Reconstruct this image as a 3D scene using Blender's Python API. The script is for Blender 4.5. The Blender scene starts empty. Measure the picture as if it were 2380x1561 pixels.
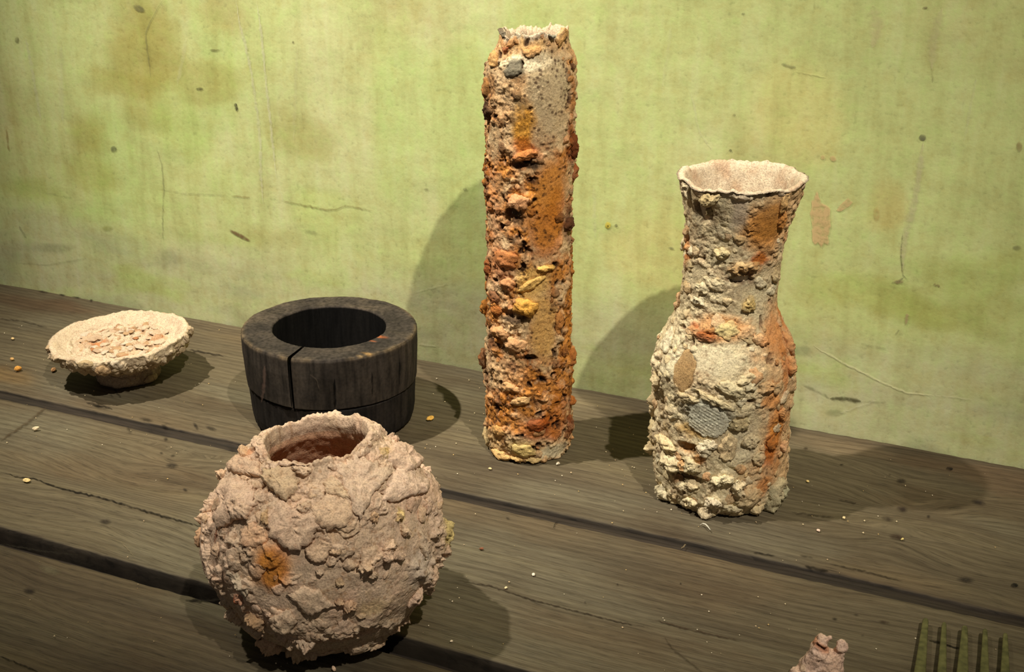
import bpy, bmesh, math, random
import numpy as np
from mathutils import Vector, Matrix

scene = bpy.context.scene
col = scene.collection
W, H = 2380, 1561
# ------------------------------------------------------------------ camera
FPX = 3000.0
PITCH, YAW = math.radians(22.5), math.radians(23.7)
CAM = np.array([0.0, 0.0, 0.5])
fh = np.array([-math.sin(YAW), math.cos(YAW), 0.0])
RIGHT = np.array([math.cos(YAW), math.sin(YAW), 0.0])
ZUP = np.array([0.0, 0.0, 1.0])
FWD = fh * math.cos(PITCH) - ZUP * math.sin(PITCH)
UPV = fh * math.sin(PITCH) + ZUP * math.cos(PITCH)
cd = bpy.data.cameras.new('camera')
cd.sensor_fit = 'HORIZONTAL'; cd.sensor_width = 36.0
cd.lens = FPX * 36.0 / W
cd.clip_start = 0.01
cam = bpy.data.objects.new('camera', cd); col.objects.link(cam)
cam.location = CAM
cam.rotation_euler = (math.pi / 2 - PITCH, 0, YAW)
scene.camera = cam
# ------------------------------------------------------------------ world, lights, exposure
world = bpy.data.worlds.new('world'); scene.world = world
world.use_nodes = True
bgn = world.node_tree.nodes['Background']
bgn.inputs[0].default_value = (1.0, 0.93, 0.82, 1)
bgn.inputs[1].default_value = 0.085
def spot(name, loc, target, power, size_deg, blend, radius, color):
    ld = bpy.data.lights.new(name, 'SPOT')
    ld.energy = power; ld.spot_size = math.radians(size_deg); ld.spot_blend = blend
    ld.shadow_soft_size = radius; ld.color = color
    o = bpy.data.objects.new(name, ld); col.objects.link(o)
    o.location = loc
    o.rotation_euler = (Vector(target) - Vector(loc)).to_track_quat('-Z', 'Y').to_euler()
    return o
spot('spotlight_right', (0.80, -0.33, 2.30), (-0.33, 1.0165, 0.36), 350, 34, 1.0, 0.022, (1.0, 0.93, 0.80))
spot('spotlight_left', (-1.12, 0.36, 1.90), (-0.55, 1.0, 0.10), 285, 34, 1.0, 0.022, (1.0, 0.93, 0.80))
scene.view_settings.view_transform = 'Standard'
scene.view_settings.look = 'None'
scene.view_settings.exposure = 0.0
scene.view_settings.gamma = 1.0
scene.view_settings.use_curve_mapping = False
# ------------------------------------------------------------------ projection helpers
WALL_Y = 1.0165
def ray(x, y):
    d = FWD * FPX + RIGHT * (x - W / 2) - UPV * (y - H / 2)
    return d / np.linalg.norm(d)
def tab(x, y, z=0.0):
    d = ray(x, y); return CAM + d * ((z - CAM[2]) / d[2])
def wallp(x, y):
    d = ray(x, y); return CAM + d * ((WALL_Y - CAM[1]) / d[1])
def proj(P):
    v = np.asarray(P) - CAM
    dep = v @ FWD
    return W / 2 + FPX * (v @ RIGHT) / dep, H / 2 - FPX * (v @ UPV) / dep
def mpp(P): return float((np.asarray(P) - CAM) @ FWD) / FPX
def z_at(base, yimg):
    lo, hi = -0.05, 0.6
    for _ in range(50):
        m = (lo + hi) / 2
        if proj(np.array(base) + ZUP * m)[1] > yimg: lo = m
        else: hi = m
    return lo
def lin(c):
    c = np.asarray(c, float) / 255.0
    return np.where(c <= 0.04045, c / 12.92, ((c + 0.055) / 1.055) ** 2.4)
def sstep(a, b, x):
    t = np.clip((x - a) / (b - a), 0, 1); return t * t * (3 - 2 * t)
# ------------------------------------------------------------------ numpy noise
def _hash(ix, iy, iz, seed):
    h = (ix.astype(np.uint32) * np.uint32(374761393) + iy.astype(np.uint32) * np.uint32(668265263)
         + iz.astype(np.uint32) * np.uint32(2147483647) + np.uint32((seed * 974634777 + 12345) & 0xffffffff))
    h = (h ^ (h >> np.uint32(13))) * np.uint32(1274126177)
    h = (h ^ (h >> np.uint32(16))) * np.uint32(2246822519)
    h = h ^ (h >> np.uint32(15))
    return h.astype(np.float64) / 4294967295.0
def vnoise(P, freq, seed=0):
    Q = P * freq + 500.0
    I = np.floor(Q).astype(np.int64); f = Q - I
    f = f * f * f * (f * (f * 6 - 15) + 10)
    out = 0
    for dx in (0, 1):
        for dy in (0, 1):
            for dz in (0, 1):
                w = (f[:, 0] if dx else 1 - f[:, 0]) * (f[:, 1] if dy else 1 - f[:, 1]) * (f[:, 2] if dz else 1 - f[:, 2])
                out = out + w * _hash(I[:, 0] + dx, I[:, 1] + dy, I[:, 2] + dz, seed)
    return out * 2 - 1
def fbm(P, freq, octv=4, seed=0, gain=0.5):
    a, s, n = 1.0, 0.0, 0.0
    for o in range(octv):
        s = s + a * vnoise(P, freq * 2.03 ** o, seed + 17 * o); n += a; a *= gain
    return s / n
def worley(P, freq, seed=0):
    Q = P * freq + 500.0
    I = np.floor(Q).astype(np.int64)
    f1 = np.full(len(P), 9.0); f2 = np.full(len(P), 9.0); idv = np.zeros(len(P))
    for dx in (-1, 0, 1):
        for dy in (-1, 0, 1):
            for dz in (-1, 0, 1):
                c0, c1, c2 = I[:, 0] + dx, I[:, 1] + dy, I[:, 2] + dz
                hx, hy, hz = _hash(c0, c1, c2, seed), _hash(c0, c1, c2, seed + 1), _hash(c0, c1, c2, seed + 2)
                d = (c0 + hx - Q[:, 0]) ** 2 + (c1 + hy - Q[:, 1]) ** 2 + (c2 + hz - Q[:, 2]) ** 2
                nearer = d < f1
                f2 = np.where(nearer, f1, np.minimum(f2, d))
                idv = np.where(nearer, _hash(c0, c1, c2, seed + 3), idv)
                f1 = np.where(nearer, d, f1)
    return np.sqrt(f1), np.sqrt(f2), idv
# ------------------------------------------------------------------ mesh helpers
def tag(o, label=None, cat=None, group=None, kind=None):
    if label: o['label'] = label
    if cat: o['category'] = cat
    if group: o['group'] = group
    if kind: o['kind'] = kind
    return o
def empty(name, loc):
    o = bpy.data.objects.new(name, None); col.objects.link(o)
    o.location = loc; o.empty_display_size = 0.02
    return o
def mesh_np(name, V, F, mat, parent=None, rgb=None, smooth=True, extra=None, alpha=None):
    """V (n,3) world coords, F (m,4) or (m,3) int array or list of such arrays"""
    Fs = F if isinstance(F, list) else [F]
    Fs = [np.asarray(x, np.int32) for x in Fs if len(x)]
    off = np.array(parent.matrix_basis.translation if parent and not parent.parent else (0, 0, 0))
    if parent and parent.parent: off = np.array(parent.matrix_basis.translation) + np.array(parent.parent.matrix_basis.translation)
    V = np.asarray(V, float) - off
    me = bpy.data.meshes.new(name)
    loops = np.concatenate([x.ravel() for x in Fs])
    tot = np.concatenate([np.full(len(x), x.shape[1], np.int32) for x in Fs])
    start = np.concatenate([[0], np.cumsum(tot)[:-1]]).astype(np.int32)
    me.vertices.add(len(V)); me.vertices.foreach_set('co', V.astype(np.float32).ravel())
    me.loops.add(len(loops)); me.loops.foreach_set('vertex_index', loops)
    me.polygons.add(len(tot)); me.polygons.foreach_set('loop_start', start); me.polygons.foreach_set('loop_total', tot)
    me.polygons.foreach_set('use_smooth', np.full(len(tot), smooth, bool))
    me.update(calc_edges=True)
    if rgb is not None:
        a = me.attributes.new('Col', 'FLOAT_COLOR', 'POINT')
        c = np.ones((len(V), 4), np.float32); c[:, :3] = rgb
        if alpha is not None: c[:, 3] = alpha
        a.data.foreach_set('color', c.ravel())
    for k, v in (extra or {}).items():
        a = me.attributes.new(k, 'FLOAT_VECTOR', 'POINT'); a.data.foreach_set('vector', np.asarray(v, np.float32).ravel())
    me.validate()
    me.materials.append(mat)
    o = bpy.data.objects.new(name, me); col.objects.link(o)
    if parent: o.parent = parent
    return o
def grid_faces(nr, nc, wrap=False):
    i = np.arange(nr - 1)[:, None]; j = np.arange(nc if wrap else nc - 1)[None, :]
    j2 = (j + 1) % nc
    a = i * nc + j; b = i * nc + j2; c = (i + 1) * nc + j2; d = (i + 1) * nc + j
    return np.stack([a, b, c, d], -1).reshape(-1, 4)
# ------------------------------------------------------------------ materials
def new_mat(name):
    m = bpy.data.materials.new(name); m.use_nodes = True
    nt = m.node_tree; b = nt.nodes['Principled BSDF']
    return m, nt, b
def N(nt, t, **kw):
    n = nt.nodes.new(t)
    for k, v in kw.items():
        if k.startswith('i_'):
            key = k[2:]
            n.inputs[int(key) if key.isdigit() else key].default_value = v
        else: setattr(n, k, v)
    return n
def ramp(nt, stops):
    r = nt.nodes.new('ShaderNodeValToRGB')
    el = r.color_ramp.elements
    while len(el) > 1: el.remove(el[-1])
    el[0].position, el[0].color = stops[0][0], stops[0][1]
    for p, c in stops[1:]:
        e = el.new(p); e.color = c
    return r
def G(v): return (v, v, v, 1)
def clay_material(name, grain=0.35, rough=0.92):
    m, nt, b = new_mat(name); L = nt.links
    at = N(nt, 'ShaderNodeAttribute', attribute_name='Col')
    tc = N(nt, 'ShaderNodeTexCoord')
    n1 = N(nt, 'ShaderNodeTexNoise'); n1.inputs['Scale'].default_value = 900; n1.inputs['Detail'].default_value = 4
    n2 = N(nt, 'ShaderNodeTexNoise'); n2.inputs['Scale'].default_value = 160; n2.inputs['Detail'].default_value = 5; n2.inputs['Roughness'].default_value = 0.7
    for n in (n1, n2): L.new(tc.outputs['Object'], n.inputs['Vector'])
    r1 = ramp(nt, [(0.30, G(1 - grain)), (0.5, G(1.0)), (0.72, G(1 + grain * 0.6))]); L.new(n1.outputs['Fac'], r1.inputs[0])
    r2 = ramp(nt, [(0.32, (0.80, 0.74, 0.70, 1)), (0.5, G(1.0)), (0.70, (1.10, 1.08, 1.02, 1))]); L.new(n2.outputs['Fac'], r2.inputs[0])
    m1 = N(nt, 'ShaderNodeMix', data_type='RGBA', blend_type='MULTIPLY'); m1.inputs[0].default_value = 1
    m2 = N(nt, 'ShaderNodeMix', data_type='RGBA', blend_type='MULTIPLY'); m2.inputs[0].default_value = 1
    L.new(at.outputs['Color'], m1.inputs[6]); L.new(r1.outputs[0], m1.inputs[7])
    L.new(m1.outputs[2], m2.inputs[6]); L.new(r2.outputs[0], m2.inputs[7])
    L.new(m2.outputs[2], b.inputs['Base Color'])
    b.inputs['Roughness'].default_value = rough
    b.inputs['Specular IOR Level'].default_value = 0.18
    bp = N(nt, 'ShaderNodeBump'); bp.inputs['Strength'].default_value = 0.6; bp.inputs['Distance'].default_value = 0.0007
    ad = N(nt, 'ShaderNodeMath', operation='ADD'); L.new(n1.outputs['Fac'], ad.inputs[0])
    n3 = N(nt, 'ShaderNodeTexNoise'); n3.inputs['Scale'].default_value = 380; n3.inputs['Detail'].default_value = 3
    L.new(tc.outputs['Object'], n3.inputs['Vector']); L.new(n3.outputs['Fac'], ad.inputs[1])
    L.new(ad.outputs[0], bp.inputs['Height']); L.new(bp.outputs[0], b.inputs['Normal'])
    return m
M_clay = clay_material('encrusted_clay')
M_crumb = clay_material('crumb_clay', 0.2)

def mark_material(name='surface_mark', scale=260):
    m, nt, b = new_mat(name); L = nt.links
    at = N(nt, 'ShaderNodeAttribute', attribute_name='Col')
    tc = N(nt, 'ShaderNodeTexCoord')
    n1 = N(nt, 'ShaderNodeTexNoise'); n1.inputs['Scale'].default_value = scale; n1.inputs['Detail'].default_value = 4
    L.new(tc.outputs['Object'], n1.inputs['Vector'])
    r1 = ramp(nt, [(0.30, G(0.35)), (0.55, G(1.0))]); L.new(n1.outputs['Fac'], r1.inputs[0])
    mu = N(nt, 'ShaderNodeMath', operation='MULTIPLY'); L.new(at.outputs['Alpha'], mu.inputs[0]); L.new(r1.outputs[0], mu.inputs[1])
    L.new(at.outputs['Color'], b.inputs['Base Color']); b.inputs['Roughness'].default_value = 0.9
    b.inputs['Specular IOR Level'].default_value = 0.1
    L.new(mu.outputs[0], b.inputs['Alpha'])
    return m
M_mark = mark_material()

# ------------------------------------------------------------------ the wall
def wall_disp(x, z):
    P = np.stack([x, np.zeros_like(x), z], -1)
    return -0.0015 + 0.0026 * fbm(P, 5, 3, 5) + 0.0003 * fbm(P * [1, 1, 1.6], 38, 2, 9)
def wall_material():
    m, nt, b = new_mat('green_limewash_plaster'); L = nt.links
    at = N(nt, 'ShaderNodeAttribute', attribute_name='Col')
    tc = N(nt, 'ShaderNodeTexCoord')
    mp = N(nt, 'ShaderNodeMapping'); mp.inputs['Scale'].default_value = (3.0, 1, 0.55); L.new(tc.outputs['Object'], mp.inputs[0])
    ns = N(nt, 'ShaderNodeTexNoise'); ns.inputs['Scale'].default_value = 22; ns.inputs['Detail'].default_value = 6; ns.inputs['Roughness'].default_value = 0.62
    L.new(mp.outputs[0], ns.inputs['Vector'])
    nf = N(nt, 'ShaderNodeTexNoise'); nf.inputs['Scale'].default_value = 55; nf.inputs['Detail'].default_value = 8; nf.inputs['Roughness'].default_value = 0.7
    L.new(tc.outputs['Object'], nf.inputs['Vector'])
    nk = N(nt, 'ShaderNodeTexNoise'); nk.inputs['Scale'].default_value = 230; nk.inputs['Detail'].default_value = 4
    L.new(tc.outputs['Object'], nk.inputs['Vector'])
    r1 = ramp(nt, [(0.28, (0.86, 0.84, 0.80, 1)), (0.5, G(1.0)), (0.74, (1.08, 1.06, 1.20, 1))]); L.new(ns.outputs['Fac'], r1.inputs[0])
    r2 = ramp(nt, [(0.30, (0.93, 0.86, 0.80, 1)), (0.5, G(1.0)), (0.70, (0.98, 1.08, 0.98, 1))]); L.new(nf.outputs['Fac'], r2.inputs[0])
    r3 = ramp(nt, [(0.27, G(0.84)), (0.40, G(1.0)), (0.75, G(1.04))]); L.new(nk.outputs['Fac'], r3.inputs[0])
    cur = at.outputs['Color']
    for r in (r1, r2, r3):
        mx = N(nt, 'ShaderNodeMix', data_type='RGBA', blend_type='MULTIPLY'); mx.inputs[0].default_value = 1
        L.new(cur, mx.inputs[6]); L.new(r.outputs[0], mx.inputs[7]); cur = mx.outputs[2]
    L.new(cur, b.inputs['Base Color']); b.inputs['Roughness'].default_value = 0.85
    b.inputs['Specular IOR Level'].default_value = 0.15
    bp = N(nt, 'ShaderNodeBump'); bp.inputs['Strength'].default_value = 0.22; bp.inputs['Distance'].default_value = 0.0010
    ad = N(nt, 'ShaderNodeMath', operation='ADD'); L.new(nf.outputs['Fac'], ad.inputs[0]); L.new(nk.outputs['Fac'], ad.inputs[1])
    L.new(ad.outputs[0], bp.inputs['Height']); L.new(bp.outputs[0], b.inputs['Normal'])
    return m
WX = np.unique(np.concatenate([np.linspace(-1.6, -0.95, 30), np.linspace(-0.95, 0.22, 330), np.linspace(0.22, 0.7, 20)]))
WZ = np.unique(np.concatenate([np.linspace(-0.12, 0.0, 6), np.linspace(0.0, 0.42, 150), np.linspace(0.42, 1.0, 24)]))
gx, gz = np.meshgrid(WX, WZ); gx = gx.ravel(); gz = gz.ravel()
gy = WALL_Y - wall_disp(gx, gz)
Pw = np.stack([gx, np.zeros_like(gx), gz], -1)
c_green, c_olive, c_pale, c_low = lin((178, 185, 123)), lin((166, 160, 104)), lin((190, 189, 142)), lin((170, 168, 130))
wc = np.tile(c_green, (len(gx), 1))
def wmix(c, m, k=1.0):
    global wc
    m = np.clip(m * k, 0, 1)[:, None]; wc = wc * (1 - m) + c * m
wmix(c_pale, sstep(-0.1, 0.6, fbm(Pw * [1.4, 1, 0.8], 6, 4, 31)), 0.6)
wmix(c_olive, sstep(0.05, 0.55, fbm(Pw * [1.3, 1, 0.8], 7, 4, 71)), 0.45)
wmix(lin((165, 183, 108)), sstep(0.1, 0.6, fbm(Pw * [1, 1, 0.7], 11, 4, 91)), 0.5)
warp = fbm(Pw, 14, 3, 55) * 0.022; warp2 = fbm(Pw, 14, 3, 66) * 0.022
for (px, py, rx, rz, c, k) in [
    (330, 110, .055, .055, (150, 142, 74), .75), (300, 190, .06, .02, (152, 146, 76), .6), (460, 190, .06, .02, (152, 146, 80), .55),
    (215, 300, .03, .03, (152, 148, 76), .6), (345, 265, .03, .03, (150, 146, 76), .55), (700, 300, .045, .03, (156, 152, 92), .6),
    (500, 40, .035, .03, (160, 150, 90), .5), (40, 260, .02, .06, (160, 150, 84), .4), (220, 400, .04, .03, (156, 158, 80), .5),
    (70, 450, .05, .02, (152, 160, 78), .5), (600, 560, .05, .015, (158, 154, 92), .35), (1850, 260, .05, .05, (196, 190, 122), .5),
    (1520, 560, .04, .05, (190, 182, 118), .5), (2290, 640, .06, .03, (152, 162, 84), .5), (2050, 700, .08, .02, (160, 166, 88), .5),
    (2240, 730, .08, .02, (150, 154, 80), .5), (2050, 480, .02, .03, (176, 160, 98), .5), (760, 520, .05, .03, (176, 188, 112), .5),
    (420, 300, .04, .05, (160, 178, 100), .5)]:
    q = wallp(px, py)
    d = np.hypot((gx + warp - q[0]) / rx, (gz + warp2 - q[2]) / rz)
    wmix(lin(c), 1 - sstep(0.45, 1.1, d), k)
low = 1 - sstep(0.055, 0.105, gz + warp * 0.9)
wmix(c_low, low * (0.75 + 0.4 * fbm(Pw * [0.4, 1, 3], 16, 4, 41)), 0.85)
wmix(lin((150, 152, 118)), low * sstep(0.1, 0.6, fbm(Pw * [0.6, 1, 2], 20, 4, 43)), 0.5)
wmix(lin((160, 176, 92)), low * sstep(0.1, 0.6, fbm(Pw * [0.7, 1, 2], 15, 4, 47)), 0.55)
wall = mesh_np('wall_back', np.stack([gx, gy, gz], -1), grid_faces(len(WZ), len(WX)), wall_material(), rgb=wc)
tag(wall, 'green limewashed plaster wall with scratches and chips behind the table', None, None, 'structure')

def mark_ribbon(name, parent, fmap, pts, wpx, rgb, alpha, jitter=1.0, seed=0):
    """thin strip following a polyline given in photograph pixels, laid on the surface returned by fmap(px,py)->P"""
    rs = np.random.RandomState(seed)
    pts = np.array(pts, float)
    seg = np.hypot(*np.diff(pts, axis=0).T); L = np.concatenate([[0], np.cumsum(seg)])
    n = max(8, int(L[-1] / 6))
    t = np.linspace(0, L[-1], n)
    x = np.interp(t, L, pts[:, 0]); y = np.interp(t, L, pts[:, 1])
    x = x + rs.randn(n) * jitter * .5; y = y + rs.randn(n) * jitter * .5
    dx, dy = np.gradient(x), np.gradient(y); l = np.hypot(dx, dy) + 1e-9
    w = wpx * 0.5 * (0.65 + 0.7 * rs.rand(n)) * np.minimum(1, 6 * np.minimum(np.arange(n) + .4, n - .6 - np.arange(n)) / n)
    V, A = [], []
    for i in range(n):
        for s, a in ((-1.3, 0), (-.4, 1), (.4, 1), (1.3, 0)):
            V.append(fmap(x[i] - dy[i] / l[i] * w[i] * s, y[i] + dx[i] / l[i] * w[i] * s)); A.append(a * alpha)
    V = np.array(V)
    if fmap is wallp: V[:, 1] = WALL_Y - wall_disp(V[:, 0], V[:, 2]) - 0.0006
    return mesh_np(name, V, grid_faces(n, 4), M_mark, parent, rgb=np.tile(lin(rgb), (len(V), 1)), alpha=np.array(A))
def mark_patch(name, parent, fmap, poly, rgb, alpha, soft=0.25, seed=0, rough=0.05):
    rs = np.random.RandomState(seed)
    poly = np.array(poly, float); n = 40
    cpt = poly.mean(0); cl = np.vstack([poly, poly[:1]])
    seg = np.hypot(*np.diff(cl, axis=0).T); L = np.concatenate([[0], np.cumsum(seg)])
    t = np.linspace(0, L[-1], n, endpoint=False)
    o = np.stack([np.interp(t, L, cl[:, 0]), np.interp(t, L, cl[:, 1])], -1)
    o = cpt + (o - cpt) * (1 + rough * rs.randn(n))[:, None]
    V = []; A = []
    for k, (s, a) in enumerate([(0.02, 1), (min(.5, .6 * (1 - soft)), 1), (1 - soft, 1), (1.0, 0)]):
        for q in o:
            p = cpt + (q - cpt) * s; V.append(fmap(p[0], p[1])); A.append(a * alpha)
    V = np.array(V)
    if fmap is wallp: V[:, 1] = WALL_Y - wall_disp(V[:, 0], V[:, 2]) - 0.0006
    return mesh_np(name, V, grid_faces(4, n, True), M_mark, parent, rgb=np.tile(lin(rgb), (len(V), 1)), alpha=np.array(A))
def ell(cx, cy, rx, ry, rot=0):
    a = np.linspace(0, 2 * math.pi, 16, endpoint=False); c, s = math.cos(math.radians(rot)), math.sin(math.radians(rot))
    return [(cx + rx * math.cos(t) * c - ry * math.sin(t) * s, cy + rx * math.cos(t) * s + ry * math.sin(t) * c) for t in a]
PALE = (206, 204, 168); GREY = (118, 118, 84); DARK = (62, 58, 40); TAN = (206, 176, 128)
for i, (pts, w, c, a) in enumerate([
    ([(545, 0), (555, 60), (570, 110), (585, 180), (597, 265), (604, 340), (604, 410), (610, 478)], 7, PALE, .55),
    ([(594, 0), (606, 80), (618, 200), (630, 320), (640, 415)], 6, PALE, .6),
    ([(58, 85), (72, 150), (85, 215), (95, 280)], 8, PALE, .35),
    ([(375, 0), (352, 40), (335, 75), (340, 120), (348, 180)], 3, GREY, .6),
    ([(362, 340), (374, 380), (379, 440), (376, 500), (378, 570)], 3, GREY, .55),
    ([(100, 447), (170, 460)], 3, GREY, .4), ([(360, 437), (420, 450), (530, 455)], 3, GREY, .45),
    ([(535, 455), (580, 460)], 4, (120, 96, 50), .5),
    ([(650, 467), (690, 475), (745, 487), (775, 489), (800, 478), (870, 492)], 4, (110, 92, 52), .55),
    ([(45, 525), (62, 552)], 4, GREY, .5),
    ([(40, 610), (110, 615), (200, 600)], 4, GREY, .35),
    ([(1815, 148), (1850, 158)], 6, GREY, .8), ([(1850, 165), (1920, 180)], 4, (204, 206, 140), .5),
    ([(1605, 215), (1625, 310), (1655, 350)], 5, PALE, .3),
    ([(2146, 330), (2138, 390), (2126, 470), (2112, 520), (2100, 575), (2097, 630)], 16, (196, 190, 148), .6),
    ([(2098, 540), (2094, 600), (2098, 640), (2108, 650)], 3, DARK, .65),
    ([(2072, 658), (2090, 655), (2100, 645)], 6, GREY, .8),
    ([(2170, 660), (2185, 666)], 6, (120, 96, 70), .7),
    ([(2108, 730), (2104, 755)], 8, (170, 146, 110), .7), ([(2090, 768), (2080, 780)], 4, GREY, .7),
    ([(1890, 805), (1960, 845), (2040, 885), (2110, 915), (2170, 920)], 4.5, (214, 212, 166), .7),
    ([(2170, 920), (2260, 930)], 3, PALE, .3),
    ([(1865, 895), (1915, 918), (1928, 928)], 5, GREY, .6), ([(1928, 927), (1962, 928), (2000, 934)], 9, (70, 66, 40), .85),
    ([(2000, 934), (2060, 936)], 4, GREY, .45), ([(1940, 965), (2000, 945), (2040, 930)], 4, PALE, .4),
    ([(2030, 10), (2040, 60), (2028, 110)], 26, (206, 190, 150), .35), ([(2190, 20), (2170, 90), (2165, 160)], 22, (204, 192, 150), .35),
    ([(2165, 160), (2168, 190)], 4, GREY, .4),
    ([(2270, 175), (2240, 330)], 7, PALE, .22), ([(960, 680), (1040, 660)], 4, PALE, .25),
    ([(15, 300), (22, 350)], 5, (140, 112, 60), .5), ([(140, 100), (146, 290)], 12, PALE, .2), ([(430, 90), (410, 200)], 10, PALE, .2),
    ([(1560, 60), (1540, 200)], 9, PALE, .18), ([(1380, 430), (1384, 560)], 8, PALE, .22), ([(690, 110), (680, 330)], 8, PALE, .15),
    ([(970, 800), (1010, 806)], 5, PALE, .5), ([(2000, 800), (2060, 812)], 5, GREY, .3),
    ]):
    mark_ribbon('wall_scratch', wall, wallp, pts, w, c, a * (.62 if c == GREY else .8), 1.2, i)
for i, (poly, c, a, s) in enumerate([
    ([(1886, 470), (1899, 446), (1908, 470), (1928, 482), (1930, 520), (1926, 568), (1890, 572), (1886, 540), (1882, 500)], TAN, .85, .08),
    ([(1942, 490), (1950, 478), (1972, 458), (1982, 470), (1975, 480), (1952, 494)], TAN, .7, .15),
    (ell(1912, 366, 6, 6), TAN, .6, .3), (ell(1936, 369, 9, 7, 30), TAN, .6, .3), (ell(2037, 498, 9, 20), (186, 166, 106), .5, .4),
    (ell(2144, 320, 9, 8, 20), (104, 104, 80), .85, .2), (ell(320, 20, 16, 8, 25), (118, 116, 80), .7, .3),
    (ell(264, 346, 8, 8), (104, 108, 76), .7, .3), (ell(38, 93, 6, 8), (112, 112, 70), .6, .3), (ell(546, 244, 4, 4), DARK, .9, .2), (ell(548, 252, 4, 6), DARK, .9, .2),
    (ell(497, 117, 14, 3), (90, 84, 50), .6, .3), (ell(462, 207, 10, 4), DARK, .6, .4), (ell(555, 548, 30, 5, 28), (112, 84, 58), .8, .3),
    (ell(720, 540, 20, 6, 10), GREY, .3, .4), (ell(1413, 523, 8, 9), (206, 190, 80), .9, .3), (ell(1411, 526, 4, 4), (74, 56, 20), .9, .2), (ell(1432, 524, 4, 4), DARK, .6, .2),
    (ell(1697, 350, 4, 3), DARK, .8, .3), (ell(1706, 268, 4, 3), DARK, .6, .3), (ell(1728, 32, 5, 3), DARK, .5, .3), (ell(2150, 18, 7, 3), (100, 84, 60), .7, .3),
    (ell(680, 98, 3, 3), DARK, .8, .3), (ell(1560, 577, 8, 3, 15), GREY, .7, .3), (ell(2088, 655, 14, 5), (150, 126, 96), .7, .3),
    (ell(1860, 815, 30, 14), (146, 156, 112), .4, .5), (ell(2370, 340, 8, 14), (150, 132, 90), .6, .3), (ell(2364, 575, 12, 6), GREY, .5, .4),
    (ell(1938, 960, 24, 10), (134, 140, 100), .4, .5), (ell(990, 440, 6, 3), GREY, .5, .3), (ell(1080, 440, 6, 3), GREY, .5, .3), (ell(250, 530, 14, 8), (140, 142, 66), .4, .5),
    (ell(1610, 590, 10, 7), (150, 156, 96), .3, .5), (ell(390, 600, 40, 30), (148, 148, 112), .3, .6), (ell(130, 575, 60, 14), (146, 146, 110), .35, .6)]):
    mark_patch('paint_chip', wall, wallp, poly, c, a * .85, max(s, .08), i)

# ------------------------------------------------------------------ the plank table
def wood_material():
    m, nt, b = new_mat('weathered_plank_wood'); L = nt.links
    at = N(nt, 'ShaderNodeAttribute', attribute_name='Col')
    gr = N(nt, 'ShaderNodeAttribute', attribute_name='grain')
    def tex(sc, scale, det, ro, dist=0.0):
        mp = N(nt, 'ShaderNodeMapping'); mp.inputs['Scale'].default_value = sc; L.new(gr.outputs['Vector'], mp.inputs[0])
        n = N(nt, 'ShaderNodeTexNoise'); n.inputs['Scale'].default_value = scale; n.inputs['Detail'].default_value = det; n.inputs['Roughness'].default_value = ro
        n.inputs['Distortion'].default_value = dist
        L.new(mp.outputs[0], n.inputs['Vector']); return n
    fine = tex((9, 430, 9), 1, 4, 0.6)
    fib = tex((40, 1500, 40), 1, 2, 0.5)
    pore = tex((70, 1150, 60), 1, 3, 0.6, 0.4)
    band = tex((1.2, 46, 3), 1, 3, 0.55)
    blot = tex((7, 16, 3), 1, 6, 0.7)
    mp = N(nt, 'ShaderNodeMapping'); mp.inputs['Scale'].default_value = (0.25, 1, 0.5); L.new(gr.outputs['Vector'], mp.inputs[0])
    wv = N(nt, 'ShaderNodeTexWave', bands_direction='Y'); wv.inputs['Scale'].default_value = 42; wv.inputs['Distortion'].default_value = 5.0
    wv.inputs['Detail'].default_value = 3; wv.inputs['Detail Scale'].default_value = 0.6; wv.inputs['Detail Roughness'].default_value = 0.6
    L.new(mp.outputs[0], wv.inputs['Vector'])
    cur = at.outputs['Color']
    for n, st in ((fine, [(0.28, (0.80, 0.79, 0.78, 1)), (0.5, G(1.0)), (0.75, G(1.12))]), (fib, [(0.25, G(0.72)), (0.55, G(1.05)), (0.8, G(1.18))]), (pore, [(0.30, G(0.55)), (0.46, G(1.0)), (0.8, G(1.14))]),
                  (band, [(0.30, (0.76, 0.74, 0.74, 1)), (0.55, G(1.0)), (0.8, (1.10, 1.10, 1.04, 1))]), (blot, [(0.30, (0.76, 0.70, 0.66, 1)), (0.48, G(1.0)), (0.75, (1.12, 1.14, 1.14, 1))]),
                  (wv, [(0.0, (0.84, 0.82, 0.80, 1)), (0.45, G(1.0)), (1.0, G(1.05))])):
        r = ramp(nt, st); L.new(n.outputs['Fac'], r.inputs[0])
        mx = N(nt, 'ShaderNodeMix', data_type='RGBA', blend_type='MULTIPLY'); mx.inputs[0].default_value = 1
        L.new(cur, mx.inputs[6]); L.new(r.outputs[0], mx.inputs[7]); cur = mx.outputs[2]
    L.new(cur, b.inputs['Base Color']); b.inputs['Roughness'].default_value = 0.78
    b.inputs['Specular IOR Level'].default_value = 0.22
    ad = N(nt, 'ShaderNodeMath', operation='ADD'); L.new(fine.outputs['Fac'], ad.inputs[0]); L.new(fib.outputs['Fac'], ad.inputs[1])
    ad2 = N(nt, 'ShaderNodeMath', operation='ADD'); L.new(ad.outputs[0], ad2.inputs[0]); L.new(wv.outputs['Fac'], ad2.inputs[1])
    bp = N(nt, 'ShaderNodeBump'); bp.inputs['Strength'].default_value = 0.35; bp.inputs['Distance'].default_value = 0.0007
    L.new(ad2.outputs[0], bp.inputs['Height']); L.new(bp.outputs[0], b.inputs['Normal'])
    return m
M_wood = wood_material()
table = empty('plank_table', (-0.45, 0.6, 0.0))
tag(table, 'weathered brown plank table with wide dark gaps along the green wall', 'table')
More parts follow.
